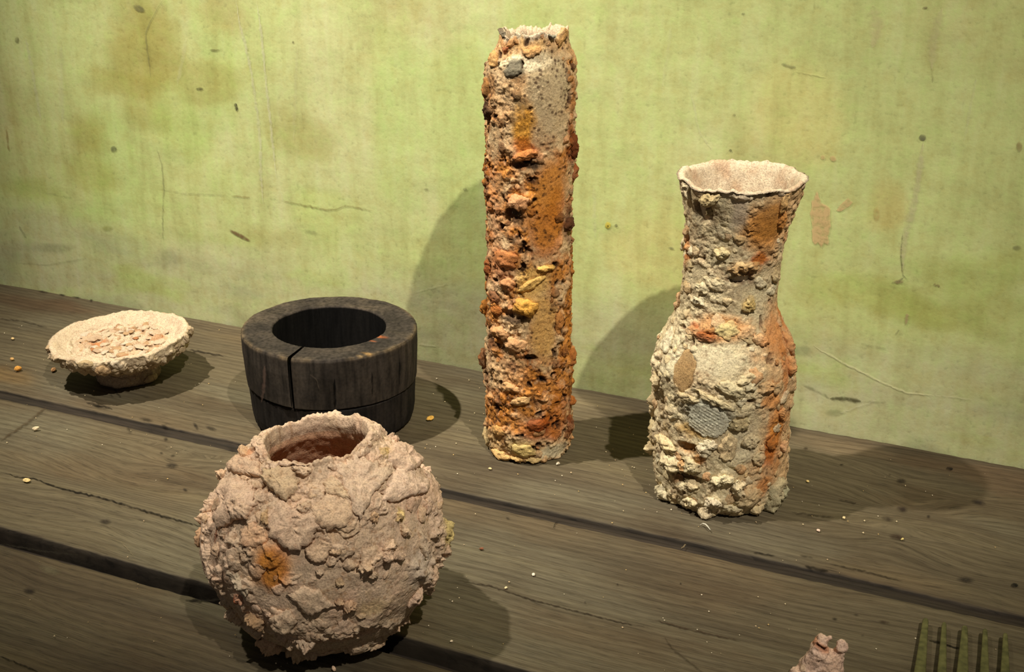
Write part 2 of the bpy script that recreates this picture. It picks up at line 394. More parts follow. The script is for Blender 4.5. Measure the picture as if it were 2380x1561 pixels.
KNOTS = [(2095, 1118, .010), (2097, 1183, .013), (2063, 1205, .011), (2085, 1248, .013), (2275, 1167, .013), (2245, 1347, .012), (400, 1082, .010), (245, 1212, .009),
         (68, 1373, .010), (1875, 1043, .012), (2150, 1200, .02), (300, 1150, .03)]
KN = [(tab(a, b), r) for a, b, r in KNOTS]
c_wood, c_wood2, c_wood3 = lin((88, 78, 59)), lin((76, 66, 50)), lin((90, 75, 54))
def plank(y0, y1, seed, zt=0.0, taper=0.0):
    """a board from y0 (front edge) to y1 (back edge); ragged worn edges, thickness 32 mm"""
    X = np.unique(np.concatenate([np.linspace(-1.5, -1.0, 20), np.linspace(-1.0, 0.2, 420), np.linspace(0.2, 0.6, 14)]))
    t = np.concatenate([np.linspace(0, .06, 6), np.linspace(.06, .94, 34)[1:-1], np.linspace(.94, 1, 6)])
    P1 = np.stack([X, np.full_like(X, seed * 3.1), np.zeros_like(X)], -1)
    e0 = y0 + taper * (X + 0.7) + 0.0012 * fbm(P1, 9, 3, seed) + 0.0008 * fbm(P1, 120, 3, seed + 1)
    e1 = y1 + 0.0012 * fbm(P1 + 7, 9, 3, seed + 2) + 0.0008 * fbm(P1 + 7, 120, 3, seed + 3)
    rows = []
    def row(yv, zv): rows.append(np.stack([X, yv, np.zeros_like(X) + zv], -1))
    row(e0, zt - 0.032); row(e0, zt - 0.016); row(e0 - 0.0004, zt - 0.005); row(e0 + 0.0003, zt - 0.0016)
    for k in t:
        row(e0 + (e1 - e0) * (0.0015 / .2 + k * (1 - 0.003 / .2)), zt)
    row(e1 - 0.0003, zt - 0.0016); row(e1 + .0004, zt - 0.005); row(e1, zt - 0.016); row(e1, zt - 0.032)
    V = np.concatenate(rows); nr = len(rows); nc = len(X)
    top = V[:, 2] > zt - 0.001
    Vn = V.copy(); Vn[:, 2] = 0
    V[:, 2] += np.where(top, 0.0006 * fbm(Vn * [0.3, 1, 1], 30, 3, seed + 5) - 0.0006, 0)
    g = V[:, 1] + 0.012 * fbm(V * [1, 2.2, 1], 2.6, 3, seed + 8) + 0.0016 * fbm(V * [1, 2, 1], 16, 2, seed + 9)
    rgb = np.tile(c_wood, (len(V), 1))
    m = sstep(-.2, .5, fbm(V * [.6, 2, 1], 5, 4, seed + 11))[:, None] * .8; rgb = rgb * (1 - m) + c_wood2 * m
    m = sstep(.05, .6, fbm(V * [.8, 2, 1], 7, 4, seed + 12))[:, None] * .55; rgb = rgb * (1 - m) + c_wood3 * m
    m = sstep(.1, .6, fbm(V * [.7, 1.5, 1], 9, 4, seed + 13))[:, None] * .5; rgb = rgb * (1 - m) + lin((98, 92, 74)) * m
    for q, r in KN:
        dx, dy = (V[:, 0] - q[0]), (V[:, 1] - q[1])
        g = g + np.sign(dy) * r * 0.9 * np.exp(-(dx / (r * 3.2)) ** 2) * np.exp(-np.abs(dy) / (r * 1.6)) * (np.abs(dy) < .08) * np.clip(np.abs(dy) / (r * .35), 0, 1)
    # broad stains that belong to the boards
    for (px, py, rx, ry, c, k) in [(60, 700, .10, .02, (76, 58, 40), .7), (170, 710, .05, .012, (80, 60, 42), .6), (20, 870, .05, .025, (104, 80, 46), .6), (2250, 1090, .10, .02, (84, 64, 44), .5),
                                   (2330, 1130, .06, .012, (96, 76, 54), .4), (1350, 930, .05, .02, (110, 98, 74), .5), (1950, 1030, .05, .02, (112, 96, 72), .5), (2300, 1180, .08, .03, (78, 68, 50), .5)]:
        q = tab(px, py); d = np.hypot((V[:, 0] - q[0] + .02 * fbm(V, 20, 3, 3)) / rx, (V[:, 1] - q[1] + .01 * fbm(V, 30, 3, 4)) / ry)
        m = ((1 - sstep(.3, 1.1, d)) * k)[:, None]; rgb = rgb * (1 - m) + lin(c) * m
    if seed == 3: rgb = rgb * .72        # the front board has its colour darkened evenly
    side = (~top)[:, None]
    rgb = np.where(side, lin((52, 45, 36)) * (0.8 + 0.4 * vnoise(V * [1, 1, 5], 60, 3)[:, None]), rgb)
    F = [grid_faces(nr, nc)]
    # underside and end caps
    F.append(np.array([[(nr - 1) * nc + j, (nr - 1) * nc + j + 1, j + 1, j] for j in range(nc - 1)]))
    for j, rev in ((0, 0), (nc - 1, 1)):
        for i in range(nr // 2):
            a, b2, c2, d2 = i * nc + j, (i + 1) * nc + j, (nr - 2 - i) * nc + j, (nr - 1 - i) * nc + j
            if i + 1 < nr - 2 - i: F.append(np.array([[a, b2, c2, d2]] if not rev else [[d2, c2, b2, a]]))
    return mesh_np('plank', V, F, M_wood, table, rgb=rgb, extra={'grain': np.stack([V[:, 0] + seed * 1.7, g, V[:, 2] * 3 + seed], -1)}, smooth=True)
G1, G2 = 0.7915, 0.6025
plank(G1 + .0060, WALL_Y + 0.0008, 1, taper=0.0)
plank(G2 + .0085, G1 - .0065, 2)
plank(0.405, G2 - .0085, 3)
plank(0.195, 0.391, 4)
def tongue(y0, y1, seed, zj):
    X = np.linspace(-1.5, .6, 300); Y = np.linspace(y0, y1, 12)
    a, b = np.meshgrid(X, Y); a = a.ravel(); b = b.ravel()
    P = np.stack([a, b, np.zeros_like(a)], -1)
    V = np.stack([a, b, zj + 0.0012 * fbm(P * [.3, 3, 1], 60, 3, seed)], -1)
    Vb = V.copy(); Vb[:, 2] = -0.024
    n = len(V); F = [grid_faces(12, 300), grid_faces(12, 300)[:, ::-1] + n]
    edge = np.arange(300)
    F.append(np.array([[j + 1, j, n + j, n + j + 1] for j in range(299)])); o = 11 * 300
    F.append(np.array([[o + j, o + j + 1, n + o + j + 1, n + o + j] for j in range(299)]))
    VV = np.vstack([V, Vb]); rgb = np.tile(lin((50, 42, 33)), (len(VV), 1)) * (0.6 + .5 * sstep(-.5, .5, fbm(VV * [.4, 3, 1], 80, 3, seed)))[:, None]
    mesh_np('joint_strip', VV, F, M_wood, table, rgb=rgb, extra={'grain': np.stack([VV[:, 0], VV[:, 1] * 2, VV[:, 2] + seed], -1)})
tongue(G1 - .0062, G1 + .0058, 21, -.0030)
tongue(G2 - .0082, G2 + .0082, 22, -.0150)
for bx in (-1.25, 0.35):   # cross battens underneath
    bmx = bmesh.new(); bmesh.ops.create_cube(bmx, size=1, matrix=Matrix.Translation((bx, .6, -.057)) @ Matrix.Diagonal((.09, .78, .05, 1)))
    bmesh.ops.bevel(bmx, geom=list(bmx.edges), offset=.004, segments=2, affect='EDGES')
    V = np.array([v.co[:] for v in bmx.verts]); bmx.faces.ensure_lookup_table()
    F = [np.array([[v.index for v in f.verts]]) for f in bmx.faces]; bmx.free()
    mesh_np('batten', V, F, M_wood, table, rgb=np.tile(c_wood2, (len(V), 1)), extra={'grain': V}, smooth=False)
def tmap(x, y):
    p = tab(x, y); p[2] = 0.0003; return p
BLK = (26, 22, 17)
for i, (pts, w, c, a) in enumerate([
    ([(0, 1096), (40, 1108), (75, 1112), (140, 1135), (240, 1158), (330, 1185), (430, 1213), (500, 1232)], 4, BLK, .85),
    ([(1045, 1345), (1140, 1362), (1230, 1392), (1330, 1418), (1440, 1446), (1520, 1460)], 3, (36, 26, 20), .7),
    ([(1520, 1440), (1600, 1462), (1720, 1490)], 4, (50, 34, 26), .6),
    ([(0, 1524), (45, 1543), (90, 1562)], 4, BLK, .8), ([(0, 740), (60, 748), (110, 760)], 3, (46, 38, 30), .6), ([(440, 812), (520, 828)], 4, (40, 34, 26), .7),
    ([(1750, 1283), (1800, 1292)], 3, BLK, .7), ([(1870, 1315), (1900, 1322), (1925, 1327)], 5, BLK, .7), ([(1860, 1290), (1890, 1296)], 3, BLK, .5),
    ([(2160, 1488), (2235, 1508)], 4, BLK, .85), ([(430, 1395), (475, 1396), (530, 1392)], 6, BLK, .8), ([(0, 1264), (80, 1278), (180, 1290)], 5, (30, 26, 20), .7),
    ([(280, 1252 + 5), (300, 1280), (310, 1292)], 2, (120, 108, 84), .5), ([(1286, 1226), (1292, 1214), (1300, 1213)], 2.5, BLK, .8), ([(1583, 1275), (1594, 1266)], 2.5, (128, 112, 84), .7),
    ([(0, 1025), (60, 985), (110, 945)], 7, (70, 56, 38), .45), ([(1670, 1590), (1560, 1505), (1545, 1480)], 5, (56, 46, 34), .4),
    ([(1930, 1310), (2020, 1330), (2100, 1352)], 4, BLK, .5), ([(200, 935), (260, 950)], 6, BLK, .6), ([(265, 905), (282, 925)], 4, (40, 34, 28), .5),
    ([(1840, 1190), (1900, 1198), (1940, 1203)], 4, (44, 36, 28), .6), ([(1950, 1160), (1990, 1170)], 3, (44, 36, 28), .6)]):
    mark_ribbon('plank_crack', table, tmap, pts, w, c, a, 1.4, 100 + i)
rs = np.random.RandomState(5)
marks = [(ell(400, 1082, 17, 8, 5), (40, 34, 28), .85, .4), (ell(245, 1212, 16, 7), (38, 30, 26), .8, .4), (ell(68, 1373, 17, 9, 5), (34, 28, 24), .85, .4),
         (ell(2095, 1118, 13, 7, 5), (40, 32, 26), .8, .4), (ell(2097, 1183, 16, 8, 8), (38, 28, 24), .85, .4), (ell(2063, 1205, 18, 6, 14), (38, 28, 24), .85, .4),
         (ell(2085, 1248, 22, 8, 14), (44, 28, 22), .9, .3), (ell(2275, 1167, 20, 7, 12), (38, 30, 26), .85, .4), (ell(2245, 1347, 24, 8, 8), (36, 30, 26), .8, .5), (ell(2358, 1360, 9, 5, 5), (10, 9, 8), 1, .1),
         (ell(2207, 1089, 9, 4, 8), (22, 18, 15), .95, .2), (ell(2158, 1200, 5, 5), (30, 25, 20), .8, .3), (ell(1873, 1043, 19, 11), (108, 94, 70), .5, .5), (ell(1873, 1042, 6, 4), (70, 58, 44), .7, .4),
         (ell(2068, 1103, 4, 3), BLK, .6, .3), (ell(1956, 1080, 6, 3), BLK, .6, .3), (ell(430, 1138, 7, 4, 20), (34, 29, 24), .8, .3), (ell(340, 975, 20, 5, 12), BLK, .6, .4), (ell(382, 990, 10, 4, 20), BLK, .7, .3),
         (ell(300, 998, 7, 12, -20), BLK, .45, .4), (ell(350, 1002, 10, 4, 8), BLK, .6, .4), (ell(385, 1020, 6, 5), BLK, .7, .3), (ell(375, 1052, 5, 3), BLK, .7, .3), (ell(402, 1058, 8, 3, -20), BLK, .6, .3),
         (ell(455, 990, 5, 12, -30), BLK, .7, .3), (ell(490, 995, 16, 6, 22), BLK, .7, .4), (ell(540, 1045, 14, 5, 20), BLK, .6, .4), (ell(230, 945, 24, 5, 15), BLK, .6, .4), (ell(260, 920, 7, 3, 40), BLK, .4, .4),
         (ell(1940, 1438, 8, 4, 10), BLK, .7, .4), (ell(1990, 1428, 7, 3, 10), BLK, .6, .4), (ell(2055, 1445, 16, 4, 10), (48, 32, 24), .7, .4), (ell(2005, 1476, 5, 3), BLK, .5, .4),
         (ell(1435, 1358, 3, 3), BLK, .7, .3), (ell(1582, 1356, 3, 3), BLK, .8, .3), (ell(1360, 1400, 3, 3), BLK, .7, .3), (ell(1180, 1204, 6, 3, 20), BLK, .6, .3), (ell(115, 1325, 30, 12, 15), (112, 104, 78), .5, .5),
         (ell(198, 690, 11, 4, 8), BLK, .7, .4), (ell(145, 684, 9, 5, 8), BLK, .8, .4), (ell(178, 690, 12, 4, 10), BLK, .8, .4), (ell(212, 698, 5, 4), BLK, .7, .4), (ell(100, 678, 14, 4, 10), (40, 30, 22), .6, .4)]
for i, (poly, c, a, s) in enumerate(marks):
    mark_patch('knot_mark', table, tmap, poly, np.array(c) * .9 + 8, a * .85, max(s, .15) if s < .25 else .75, 50 + i)

# ------------------------------------------------------------------ encrusted vessels
class Vessel:
    """surface of revolution about a vertical axis standing at base; profile of (z, r) from bottom to rim; cx(z) shifts the section sideways"""
    def __init__(s, name, base, prof, shift=None, tilt=None):
        s.name = name; s.base = np.array(base, float)
        toc = CAM - s.base; toc[2] = 0; toc /= np.linalg.norm(toc)
        s.front = toc; s.right = np.array([-toc[1], toc[0], 0.0])
        pr = np.array(prof, float)
        # smooth the profile with a fine interpolation
        t = np.concatenate([[0], np.cumsum(np.hypot(*np.diff(pr, axis=0).T))])
        tt = np.linspace(0, t[-1], 600)
        z = np.interp(tt, t, pr[:, 0]); r = np.interp(tt, t, pr[:, 1])
        k = np.ones(31) / 31
        for _ in range(2):
            zp = np.concatenate([2 * z[0] - z[15:0:-1], z, 2 * z[-1] - z[-2:-17:-1]]); rp = np.concatenate([2 * r[0] - r[15:0:-1], r, 2 * r[-1] - r[-2:-17:-1]])
            z, r = np.convolve(zp, k, 'valid'), np.convolve(rp, k, 'valid')
        s.z, s.r = z, np.maximum(r, 1e-4)
        s.t = np.concatenate([[0], np.cumsum(np.hypot(np.diff(z), np.diff(r)))]); s.L = s.t[-1]
        dz, dr = np.gradient(z), np.gradient(r); l = np.hypot(dz, dr)
        s.nr, s.nz = dz / l, -dr / l
        s.shift = shift; s.tilt = tilt
        s.dispf = None; s.colf = None; s.cache = {}; s.rag = 0.0; s.gain = np.array([1.0, 1.0, 1.0]); s.tk = 1.0
        u, v = np.meshgrid(np.linspace(-1.75, 1.75, 420), np.linspace(0, s.L, 500))
        s.gu, s.gv = u.ravel(), v.ravel()
        P, Nn = s.pos(s.gu, s.gv)
        vis = np.einsum('ij,ij->i', Nn, P - CAM) < -0.02 * np.linalg.norm(P - CAM, axis=1)
        x, y = proj(P); s.gx = np.where(vis, x, 1e6); s.gy = y
    def _tilt(s, P):
        P = P.copy()
        rg = getattr(s, 'rag', 0.0)
        if rg:
            m = P[:, 2] > .88 * s.z[-1]
            if m.any():
                h = P[m] - s.base; k = sstep(.88, 1.0, P[m, 2] / s.z[-1]); q = h[:, :2] / (np.hypot(h[:, 0], h[:, 1])[:, None] + 1e-6)
                P[m, 2] += rg * k * fbm(np.stack([q[:, 0], q[:, 1], np.zeros(len(q))], -1), 3.2, 4, 15, .62)
        if s.tilt is not None: P[:, 2] += (P[:, 2] / s.z[-1]) ** 3 * ((P - s.base) @ s.tilt)
        return P
    def pos(s, u, v):
        v = np.clip(v, 0, s.L)
        r = np.interp(v, s.t, s.r); z = np.interp(v, s.t, s.z); nr = np.interp(v, s.t, s.nr); nz = np.interp(v, s.t, s.nz)
        d = np.cos(u)[:, None] * s.front + np.sin(u)[:, None] * s.right
        P = s.base + d * r[:, None] + ZUP * z[:, None]
        if s.shift is not None: P = P + s.right * np.interp(z, s.shift[0], s.shift[1])[:, None]
        return s._tilt(P), d * nr[:, None] + ZUP * nz[:, None]
    def at(s, px, py):
        k = (px, py)
        if k not in s.cache:
            i = np.argmin((s.gx - px) ** 2 + (s.gy - py) ** 2); s.cache[k] = (s.gu[i], s.gv[i])
        return s.cache[k]
    def sample(s, u, v):
        """relief and colour of the finished body at (u, v)"""
        u1, nv, D, C = s.grid
        u = (u + math.pi) % (2 * math.pi) - math.pi
        j = np.clip(np.searchsorted(u1, u), 0, len(u1) - 1)
        i = np.clip(np.rint(v / s.L * (nv - 1)).astype(int), 0, nv - 1)
        return D[i, j], C[i, j]
    def rad(s, v): return float(np.interp(v, s.t, s.r))
    def ab(s, u, v, u0, v0):
        du = (u - u0 + math.pi) % (2 * math.pi) - math.pi
        return du * np.interp(v, s.t, s.r), v - v0
    def patch(s, u, v, P, px, py, rx, ry, rot=0.0, soft=0.35, warp=0.35, seed=0):
        u0, v0 = s.at(px, py); m = mpp(s.pos(np.array([u0]), np.array([v0]))[0][0])
        a, b = s.ab(u, v, u0, v0)
        near = (np.abs(a) < 2.2 * max(rx, ry) * m) & (np.abs(b) < 2.2 * max(rx, ry) * m)
        out = np.zeros(len(u))
        if not near.any(): return out
        c, sn = math.cos(math.radians(rot)), math.sin(math.radians(rot))
        aa, bb, Pn = a[near], b[near], P[near]
        x = (aa * c + bb * sn) / (rx * m); y = (-aa * sn + bb * c) / (ry * m)
        d = np.hypot(x, y) + warp * fbm(Pn, 0.9 / (min(rx, ry) * m), 4, 300 + seed)
        out[near] = 1 - sstep(1 - soft, 1 + soft, d)
        return out
def build_body(ves, name, parent, nu, nv, inner, lip_n=10, inner_n=60, inner_rgb=None, fill=None, wall_t=None, bottom=True):
    """outer skin, rounded lip, inner skin down to inner=(list of z,r from the lip down)"""
    t = np.linspace(-math.pi, math.pi, nu, endpoint=False); u1 = t - 0.45 * np.sin(t)
    U, Vv = np.meshgrid(u1, np.linspace(0, ves.L, nv)); U, Vv = U.ravel(), Vv.ravel()
    P, Nn = ves.pos(U, Vv)
    d, rgb = ves.dispf(U, Vv, P), warm(ves.colf(U, Vv, P) * ves.gain)
    ves.grid = (u1, nv, d.reshape(nv, nu), rgb.reshape(nv, nu, 3))
    V = [P + Nn * d[:, None]]; C = [rgb]; rows = nv
    inn = np.array(inner, float); tt = np.concatenate([[0], np.cumsum(np.hypot(*np.diff(inn, axis=0).T))])
    k = np.linspace(0, tt[-1], inner_n)
    iz, ir = np.interp(k, tt, inn[:, 0]), np.interp(k, tt, inn[:, 1])
    ktop = P[-nu:] + Nn[-nu:] * (d[-nu:])[:, None]
    dirs = np.cos(u1)[:, None] * ves.front + np.sin(u1)[:, None] * ves.right
    sh = 0
    for q in range(inner_n):
        base = ves.base + dirs * ir[q] + ZUP * iz[q]
        if ves.shift is not None: base = base + ves.right * np.interp(iz[q], ves.shift[0], ves.shift[1])
        base = ves._tilt(base)
        w = max(0.0, 1 - q / lip_n)
        n3 = fbm(base, 260, 3, 77) * 0.0010 + fbm(base, 70, 3, 78) * (0.0016 if q > 1 else .001)
        base = base - dirs * n3[:, None]
        if q < lip_n:
            base[:, 2] += (ktop[:, 2] - ves.pos(u1, np.full(nu, ves.L))[0][:, 2]) * w + 0.0012 * w * fbm(base, 300, 3, 12)
        if fill is not None and q >= fill[0]:
            base[:, 2] += fill[1](base)
        V.append(base); rows += 1
        C.append(inner_rgb(base, q / inner_n, C[0][-nu:] / ves.gain) * ves.gain if inner_rgb else C[0][-nu:])
    V = np.concatenate(V); C = np.concatenate(C)
    F = [grid_faces(rows, nu, True)]
    n = len(V)
    cb = ves.base + ZUP * max(0.0005, float(ves.z[0])); ct = V[-nu:].mean(0)
    V = np.vstack([V, cb, ct]); C = np.vstack([C, C[0], C[-1]])
    j = np.arange(nu); j2 = (j + 1) % nu
    F.append(np.stack([j2, j, np.full(nu, n)], -1)); o = n - nu
    F.append(np.stack([o + j, o + j2, np.full(nu, n + 1)], -1))
    V[:, 2] = np.maximum(V[:, 2], 0.0002)
    return mesh_np(name, V, F, M_clay, parent, rgb=np.clip(C, 0, 1))
def piece(ves, name, parent, u0, v0, outline, T, dome=6.0, tilt=0.0, tilt_dir=-90.0, rough=0.25, rfreq=420, nA=26, nR=6, seed=0, rgb=None, mix=0.6, under=0.86, twist=0, pattern=None, label=None):
    """a lump or flake seated on the vessel's skin. outline: (nA,2) local metres (right, up). T thickness"""
    n = nA; T = T * ves.tk
    rs = np.random.RandomState(seed)
    ts = [0.0] + list(np.linspace(0, 1, nR + 1)[1:] ** 0.8)
    osm = sum(np.roll(outline, k, axis=0) for k in range(-4, 5)) / 9.0
    loc = [np.zeros((1, 2))] + [(osm * (1 - t ** 4) + outline * t ** 4) * t for t in ts[1:]] + [outline * 1.015, outline * under]
    tv = np.concatenate([[0.0]] + [np.full(n, t) for t in ts[1:]] + [np.full(n, 1.0), np.full(n, 1.0)])
    AB = np.vstack(loc)
    ext = np.abs(outline).max()
    h = T * (1 - 0.55 * tv ** dome)
    h[-2 * n:-n] = T * 0.18; h[-n:] = -0.35 * T - 0.0006
    td = math.radians(tilt_dir)
    h += np.where(np.arange(len(h)) < len(h) - n, tilt * T * (AB[:, 0] * math.cos(td) + AB[:, 1] * math.sin(td)) / ext, 0)
    r0 = ves.rad(v0)
    u = u0 + AB[:, 0] / r0; v = v0 + AB[:, 1]
    P, Nn = ves.pos(u, v)
    over = np.minimum(0, ves.L - v) ; P = P - ZUP * over[:, None] * 0.3
    ds, c = ves.sample(u, v)
    d = ds * 0.55 + float(ds[0]) * 0.35
    s3 = P + seed * 0.37
    body = np.arange(len(h)) < len(h) - n
    nz = rough * T * (fbm(s3, rfreq, 4, seed % 97, 0.6)) * body
    if pattern is not None: nz = nz + pattern(AB) * body
    tang = rough * 0.45 * T * np.stack([fbm(s3, rfreq, 3, 7), fbm(s3, rfreq, 3, 8), fbm(s3, rfreq, 3, 9)], -1) * body[:, None]
    Q = P + Nn * (d + h + nz)[:, None] + tang
    Q[:, 2] = np.maximum(Q[:, 2], 0.0002)
    if rgb is not None: c = c * (1 - mix) + warm(lin(rgb)[None] * ves.gain) * mix
    c = c * (0.93 + 0.14 * rs.rand())
    j = np.arange(n); j2 = (j + 1) % n
    F = [np.stack([np.zeros(n, int), 1 + j, 1 + j2], -1)]
    g = grid_faces(len(loc) - 1, n, True) + 1
    F.append(g[:, ::-1])
    o = mesh_np(name, Q, F, M_clay, parent, rgb=np.clip(c, 0, 1))
    if label: o['label'] = label
    return o
def warm(c):
    """keep strong rust colours orange instead of red"""
    c = np.array(c, float); sat = np.clip(1 - c[:, 2] / np.maximum(c[:, 0], 1e-4), 0, 1) ** 3
    w = sat * (1 - sstep(.26, .46, c[:, 1] / np.maximum(c[:, 0], 1e-4)))
    c[:, 1] *= 1 + .28 * w
    c *= (1 - .14 * w)[:, None]
    return c
def blob_outline(rx, ry, rot, n, jag, seed, lobes=0.22):
    rs = np.random.RandomState(seed)
    a = np.linspace(0, 2 * math.pi, n, endpoint=False)
    r = 1 + lobes * sum(rs.randn() * np.cos(k * a + rs.rand() * 6.28) / k ** .7 for k in (2, 3, 4, 5)) * .6 + jag * rs.randn(n)
    r = np.clip(r, .45, 1.7)
    x, y = rx * r * np.cos(a), ry * r * np.sin(a); c, s = math.cos(math.radians(rot)), math.sin(math.radians(rot))
    return np.stack([x * c - y * s, x * s + y * c], -1)
def poly_outline(ves, poly, n, jag, seed):
    """photograph-pixel polygon -> local outline about its centroid on the vessel"""
    rs = np.random.RandomState(seed)
    uv = np.array([ves.at(*p) for p in poly]); u0, v0 = uv.mean(0)
    r0 = ves.rad(v0)
    pts = np.stack([(uv[:, 0] - u0) * r0, uv[:, 1] - v0], -1)
    ang = np.sum(pts[:, 0] * np.roll(pts[:, 1], -1) - pts[:, 1] * np.roll(pts[:, 0], -1))
    if ang < 0: pts = pts[::-1]
    cl = np.vstack([pts, pts[:1]]); L = np.concatenate([[0], np.cumsum(np.hypot(*np.diff(cl, axis=0).T))])
    t = np.linspace(0, L[-1], n, endpoint=False)
    o = np.stack([np.interp(t, L, cl[:, 0]), np.interp(t, L, cl[:, 1])], -1)
    o = o * (1 + jag * rs.randn(n))[:, None]
    return u0, v0, o
def px_piece(ves, name, parent, px, py, rx, ry, rot, T, seed, **kw):
    u0, v0 = ves.at(px, py); m = mpp(ves.pos(np.array([u0]), np.array([v0]))[0][0])
    n = kw.pop('nA', 30); jag = kw.pop('jag', .06)
    return piece(ves, name, parent, u0, v0, blob_outline(rx * m, ry * m, rot, n, jag, seed), T, nA=n, seed=seed, **kw)
def px_plate(ves, name, parent, poly, T, seed, **kw):
    n = kw.pop('nA', 44); jag = kw.pop('jag', .035)
    u0, v0, o = poly_outline(ves, poly, n, jag, seed)
    return piece(ves, name, parent, u0, v0, o, T, nA=n, seed=seed, **kw)
def scatter(ves, name, parent, count, size, thick, seed, accept, colors, v_lo=0.0, v_hi=1.0, front_bias=0.6, **kw):
    rs = np.random.RandomState(seed); done = 0; tries = 0
    while done < count and tries < count * 12:
        tries += 1
        u0 = rs.uniform(-1.75, 1.75) if rs.rand() < front_bias else rs.uniform(-math.pi, math.pi)
        v0 = rs.uniform(v_lo, v_hi) * ves.L
        P = ves.pos(np.array([u0]), np.array([v0]))[0]
        if rs.rand() > accept(np.array([u0]), np.array([v0]), P): continue
        sz = size[0] + (size[1] - size[0]) * rs.rand() ** 2.2
        asp = rs.uniform(.55, 1.0)
        c = colors[rs.randint(len(colors))]
        n = 18 if sz < .004 else 26
        piece(ves, name, parent, u0, v0, blob_outline(sz, sz * asp, rs.uniform(0, 180), n, .08, seed * 1000 + tries, .3), sz * rs.uniform(*thick), nA=n, nR=4 if n == 18 else 5,
              dome=rs.choice([2.0, 3.0, 7.0]), tilt=rs.uniform(0, .5), seed=seed * 1000 + tries, rgb=c, mix=rs.uniform(.2, .7), rough=kw.get('rough', .45), rfreq=kw.get('rfreq', 450))
        done += 1
def crust(P, f, seed, keep=0.5):
    """grainy crust: rounded grains on cells of size 1/f"""
    f1, f2, idv = worley(P, f, seed)
    return np.clip(1 - (f1 / 0.62) ** 2, 0, 1) * sstep(1 - keep, 1, idv + .25)
def blend(c, m, rgb):
    return c * (1 - m[:, None]) + lin(rgb) * m[:, None]
# ------------------------------------------------------------------ tall rusty cylinder vase
def profile_px(base, rows):
    """rows of (image y of the axis, half width in px) -> (z, r)"""
    out = []
    for y, w in rows:
        z = z_at(base, y); out.append((max(z, 0.0), w * mpp(np.array(base) + ZUP * z)))
    return out
TB = tab(1228, 1033)
tall_root = empty('cylinder_vase', TB)
tag(tall_root, 'tall slender cylinder vase crusted with orange rust and dark slag', 'vase')
pr = profile_px(TB, [(1033, 88), (1026, 96), (1000, 98), (900, 98), (800, 97), (700, 97), (600, 97), (500, 98), (400, 101), (300, 103), (220, 105), (150, 105), (136, 102), (125, 94), (116, 82), (104, 78), (90, 78), (70, 79)])
ztall = pr[-1][0]
tall = Vessel('tall', TB, pr, shift=([0, .1, .2, .27, .315, .332, .343], [0.0008, -.0004, -.0004, 0, .0, .0022, .0026]))
tall.gain = np.array([.76, .73, .60]); tall.tk = .75; tall.rag = .0060
T_SMOOTH = [(1275, 230, 55, 110), (1215, 290, 30, 60), (1285, 440, 42, 80), (1265, 560, 35, 70), (1260, 760, 34, 110), (1150, 330, 22, 50), (1290, 1045, 40, 20), (1240, 660, 30, 40), (1160, 430, 25, 25)]
def t_smooth(u, v, P):
    m = np.zeros(len(u))
    for i, (x, y, a, b) in enumerate(T_SMOOTH): m = np.maximum(m, tall.patch(u, v, P, x, y, a, b, 0, .3, .45, i))
    return m
def t_disp(u, v, P):
    sm = t_smooth(u, v, P); k = 1 - .86 * sm
    up = sstep(tall.L * .93, tall.L, v)
    zone = .55 + .45 * sstep(-.3, .4, fbm(P, 26, 3, 3))
    d = 0.0012 * fbm(P, 40, 3, 1) * (1 - .5 * sm)
    d = d + k * zone * (0.0030 * crust(P, 120, 11, .55) + 0.0016 * crust(P, 270, 21, .6) + 0.0016 * fbm(P, 260, 4, 31, .6))
    d = d + (1 - k) * 0.0005 * np.clip(crust(P, 420, 41, .25), 0, 1)
    d = d - 0.0032 * sstep(.28, .6, fbm(P, 130, 3, 51)) * k
    for (x, y, a, b, q) in [(1232, 833, 14, 8, -.008), (1220, 386, 36, 12, -.003), (1195, 505, 20, 22, -.003), (1262, 885, 8, 5, -.004), (1285, 870, 7, 5, -.004), (1135, 255, 15, 18, -.002), (1195, 730, 30, 10, -.004), (1150, 800, 22, 10, -.003)]:
        d = d + q * tall.patch(u, v, P, x, y, a, b, 0, .35, .3, int(x))
    return d * (1 - .55 * up)
